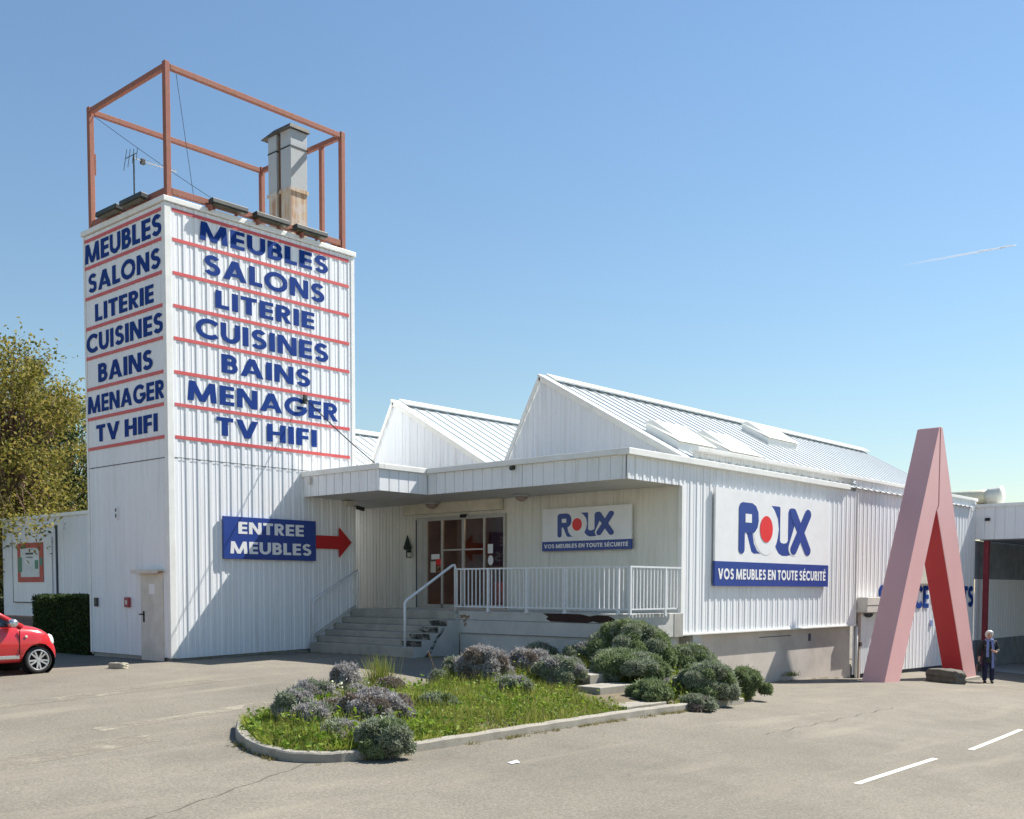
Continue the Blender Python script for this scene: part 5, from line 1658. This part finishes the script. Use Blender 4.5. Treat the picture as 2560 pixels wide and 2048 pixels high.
# ------------------------------------------------------------------ person by the sculpture
def skin_body(name, mat, verts, edges, radii, parent, root=0, lv=2):
    me = bpy.data.meshes.new(name)
    org = WORG[parent.name]
    me.from_pydata([tuple(Vector(v)-org) for v in verts], edges, [])
    me.materials.append(mat)
    o = bpy.data.objects.new(name, me)
    _link(o)
    o.modifiers.new('skin', 'SKIN')
    sv = me.skin_vertices[0].data
    for i, r_ in enumerate(radii):
        sv[i].radius = r_ if isinstance(r_, tuple) else (r_, r_)
        sv[i].use_root = (i == root)
    m = o.modifiers.new('sub', 'SUBSURF'); m.levels = lv; m.render_levels = lv
    eval_mesh(o)
    o.data.polygons.foreach_set('use_smooth', [True]*len(o.data.polygons))
    if not o.data.materials: o.data.materials.append(mat)
    o.parent = parent
    WORG[o.name] = org
    return o
def person():
    px, py_ = 19.79, -11.61
    g = G(px, py_)
    f = Vector((-.87,-.49,0)).normalized()     # facing
    r_ = Vector((-f.y, f.x, 0))                 # figure's left is -r_?  (right-hand side seen from the front is image left)
    left = Vector((f.y*-1, f.x, 0))
    left = Vector((0,0,1)).cross(f)
    def Q(l, fw, z_): return tuple(Vector((px, py_, g)) + left*l + f*fw + Vector((0,0,z_)))
    t = thing('person', 'white-haired person in dark coat and blue scarf holding a black bag', 'person', (px, py_, g))
    k = .90
    V = [Q(0,0,.82*k),Q(0,0,.97*k),Q(0,.0,1.15*k),Q(0,.0,1.30*k),Q(0,.01,1.39*k),Q(0,.03,1.47*k),Q(0,.045,1.57*k),Q(0,.03,1.66*k),
         Q(.095,0,.80*k),Q(.10,.015,.45*k),Q(.10,.0,.08*k),Q(.10,.11,.04*k),
         Q(-.095,0,.80*k),Q(-.10,.015,.45*k),Q(-.10,-.02,.08*k),Q(-.10,.09,.04*k),
         Q(.17,0,1.33*k),Q(.24,.0,1.08*k),Q(.16,.20,1.02*k),Q(.07,.26,1.08*k),
         Q(-.17,0,1.33*k),Q(-.25,.0,1.08*k),Q(-.27,.05,.83*k),Q(-.27,.06,.76*k)]
    E_ = [(0,1),(1,2),(2,3),(3,4),(4,5),(5,6),(6,7),(0,8),(8,9),(9,10),(10,11),(0,12),(12,13),(13,14),(14,15),(3,16),(16,17),(17,18),(18,19),(3,20),(20,21),(21,22),(22,23)]
    rad = [(.13,.10),(.13,.10),(.14,.105),(.13,.09),(.05,.05),(.065,.075),(.075,.092),(.05,.06),.082,.055,.038,.03,.082,.055,.038,.03,.055,.042,.034,.026,.055,.042,.034,.026]
    skin_body('body', M['skin'], V, E_, rad, t)
    # coat: its own surface over trunk and arms
    V = [Q(0,0,.62*k),Q(0,0,.82*k),Q(0,0,1.0*k),Q(0,.0,1.18*k),Q(0,0,1.33*k),
         Q(.175,0,1.335*k),Q(.245,.0,1.08*k),Q(.165,.185,1.02*k),Q(-.175,0,1.335*k),Q(-.255,.0,1.08*k),Q(-.275,.045,.85*k)]
    E_ = [(0,1),(1,2),(2,3),(3,4),(4,5),(5,6),(6,7),(4,8),(8,9),(9,10)]
    rad = [.20,.195,.185,.175,.12,.078,.066,.055,.078,.066,.056]
    skin_body('coat', M['coat'], V, E_, rad, t)
    V = [Q(0,0,.80*k),Q(.095,0,.72*k),Q(.10,.015,.42*k),Q(.10,.0,.06*k),Q(-.095,0,.72*k),Q(-.10,.015,.42*k),Q(-.10,-.02,.06*k)]
    skin_body('trousers', M['trouser'], V, [(0,1),(1,2),(2,3),(0,4),(4,5),(5,6)], [.13,.105,.082,.07,.105,.082,.07], t)
    for s_ in (1, -1):
        V = [Q(.10*s_,-.05,.045*k),Q(.10*s_,.06,.045*k),Q(.10*s_,.15,.035*k)]
        skin_body('shoe', M['bag'], V, [(0,1),(1,2)], [.045,.048,.035], t, lv=1)
    # hair cap
    bm = bmesh.new(); bmesh.ops.create_uvsphere(bm, u_segments=16, v_segments=12, radius=1)
    mb = MB(); bm.verts.index_update()
    hr_ = random.Random(2)
    for v in bm.verts:
        p = v.co; s_ = 1+hr_.uniform(-.05,.05)
        face_cut = -.03 if (p.y > .2 and p.z < .42) else 0
        mb.v.append(Q(p.x*.122*s_, .012 + p.y*(.118 if p.y < .2 else .10)*s_ + face_cut*2.0, 1.595*k + p.z*.125*s_))
    mb.f = [tuple(v.index for v in f_.verts) for f_ in bm.faces]; bm.free()
    part('hair', mb, M['hair'], t, smooth=True)
    mb = MB()
    for s_ in (-1, 1):
        mb.lathe([(.014,0),(.010,.008),(.002,.01)], Q(.033*s_,.125,1.575*k), f, 8)
    part('eyes', mb, M['bag'], t)
    mb = MB(); mb.tube([Q(0,.118,1.59*k),Q(0,.142,1.545*k),Q(0,.12,1.535*k)], [.008,.016,.008], 6); part('nose', mb, M['skin'], t, smooth=True)
    mb = MB(); mb.tube([Q(-.025,.118,1.505*k),Q(0,.126,1.502*k),Q(.025,.118,1.505*k)], .006, 6); part('mouth', mb, plain('lips', (.35,.12,.11), .5), t)
    # scarf: band round the neck and two hanging ends
    mb = MB()
    mb.tube([Q(.085*math.cos(a), .02+.085*math.sin(a), 1.41*k+.012*math.sin(2*a)) for a in [2*math.pi*q/16 for q in range(17)]], .038, 8, cap=False)
    for l0, zend in ((.075,.50),(-.06,.86)):
        pts = [(l0*.9,.10,1.40),(l0,.135,1.28),(l0*1.1,.15,1.10),(l0*1.1,.155,.9),(l0*1.15,.16,zend)]
        for a, c in zip(pts, pts[1:]):
            mb.frame_box(Q(a[0]-.036,a[1],a[2]*k), Vector(Q(a[0]+.036,a[1],a[2]*k))-Vector(Q(a[0]-.036,a[1],a[2]*k)), Vector(Q(a[0],a[1]+.018,a[2]*k))-Vector(Q(*a[:2],a[2]*k)), Vector(Q(c[0],c[1],c[2]*k))-Vector(Q(a[0],a[1],a[2]*k)))
    part('scarf', mb, M['scarf'], t, smooth=False)
    # hands with separate fingers
    def hand(wr, pdir, side, up, name='hand'):
        wr, pdir, side, up = Vector(wr), Vector(pdir).normalized(), Vector(side).normalized(), Vector(up).normalized()
        V = [wr, wr+pdir*.045, wr+pdir*.08]
        E_ = [(0,1),(1,2)]
        rad = [(.024,.018),(.034,.016),(.034,.014)]
        for q, (o_, L) in enumerate(((-.027,.055),(-.009,.066),(.009,.062),(.027,.048))):
            b0 = len(V)
            p0 = wr+pdir*.082+side*o_
            V += [p0, p0+pdir*L*.45-up*.006, p0+pdir*L*.75-up*.028, p0+pdir*L*.80-up*.05]
            E_ += [(2,b0),(b0,b0+1),(b0+1,b0+2),(b0+2,b0+3)]
            rad += [.0095,.009,.0085,.007]
        b0 = len(V)
        p0 = wr+pdir*.03-side*.03
        V += [p0, p0+pdir*.03-side*.025-up*.01, p0+pdir*.055-side*.025-up*.025]
        E_ += [(1,b0),(b0,b0+1),(b0+1,b0+2)]
        rad += [.012,.011,.009]
        skin_body(name, M['skin'], [tuple(v) for v in V], E_, rad, t, lv=1)
    hand(Q(.10,.245,1.055*k), left*-.8+f*.45+Vector((0,0,.35)), f*.4+Vector((0,0,1)), f*-1)
    hand(Q(-.275,.06,.80*k), Vector((0,0,-1))+f*.1, f, left*-1)
    # phone and bag
    mb = MB(); o_ = Vector(Q(.02,.285,1.06*k)); mb.frame_box(o_, left*-.07, Vector((0,0,.13))+f*.03, f*.012)
    ph = solo('phone', mb, M['bag'], 'small dark phone held at the chest of the white-haired person', 'phone')
    bg_ = thing('handbag', 'black handbag hanging from the hand beside the sculpture leg', 'bag', Q(-.28,.07,.38*k))
    mb = MB(); o_ = Vector(Q(-.34,-.05,.38*k)); mb.frame_box(o_, left*.12, f*.26, Vector((0,0,.20))); part('pouch', mb, M['bag'], bg_, bevel=.03)
    mb = MB(); mb.tube([Q(-.28,-.02,.57*k),Q(-.28,.03,.70*k),Q(-.28,.07,.735*k),Q(-.28,.11,.70*k),Q(-.28,.16,.57*k)], .010, 6); part('handle', mb, M['bag'], bg_)
person()

# ------------------------------------------------------------------ contrail far up in the sky
def contrail():
    m, nt, b_ = mat_new('contrail_vapour')
    out = nt.nodes['Material Output']
    tr = N(nt, 'ShaderNodeBsdfTransparent')
    df = N(nt, 'ShaderNodeBsdfDiffuse'); df.inputs['Color'].default_value = (.9,.92,.95,1)
    tl = N(nt, 'ShaderNodeBsdfTranslucent'); tl.inputs['Color'].default_value = (.9,.92,.95,1)
    ad = N(nt, 'ShaderNodeMixShader'); ad.inputs[0].default_value = .5
    nt.links.new(df.outputs[0], ad.inputs[1]); nt.links.new(tl.outputs[0], ad.inputs[2])
    tc = N(nt, 'ShaderNodeTexCoord')
    sx = N(nt, 'ShaderNodeSeparateXYZ')
    nt.links.new(tc.outputs['Generated'], sx.inputs[0])
    nz = noise(nt, pos(nt), .03, 4)
    mu = N(nt, 'ShaderNodeMath', operation='MULTIPLY')
    nt.links.new(sx.outputs['X'], mu.inputs[0]); nt.links.new(nz, mu.inputs[1])
    mx = N(nt, 'ShaderNodeMixShader')
    m3 = N(nt, 'ShaderNodeMath', operation='MULTIPLY'); nt.links.new(mu.outputs[0], m3.inputs[0]); m3.inputs[1].default_value = 1.7; m3.use_clamp = True
    nt.links.new(m3.outputs[0], mx.inputs[0]); nt.links.new(tr.outputs[0], mx.inputs[1]); nt.links.new(ad.outputs[0], mx.inputs[2])
    nt.links.new(mx.outputs[0], out.inputs['Surface'])
    a, c = Vector((2986,1206,906)), Vector((3206,965,966))
    rr = random.Random(1)
    mb = MB(); mb.tube([a.lerp(c, k/24)+Vector((0,0,rr.uniform(-.5,.5))) for k in range(25)], [3.2*(1-.35*k/24)*(.25 if k in (0,24) else 1) for k in range(25)], 10)
    solo('contrail', mb, m, 'short thin white aircraft trail in the blue sky at the right', 'contrail', smooth=True)
contrail()
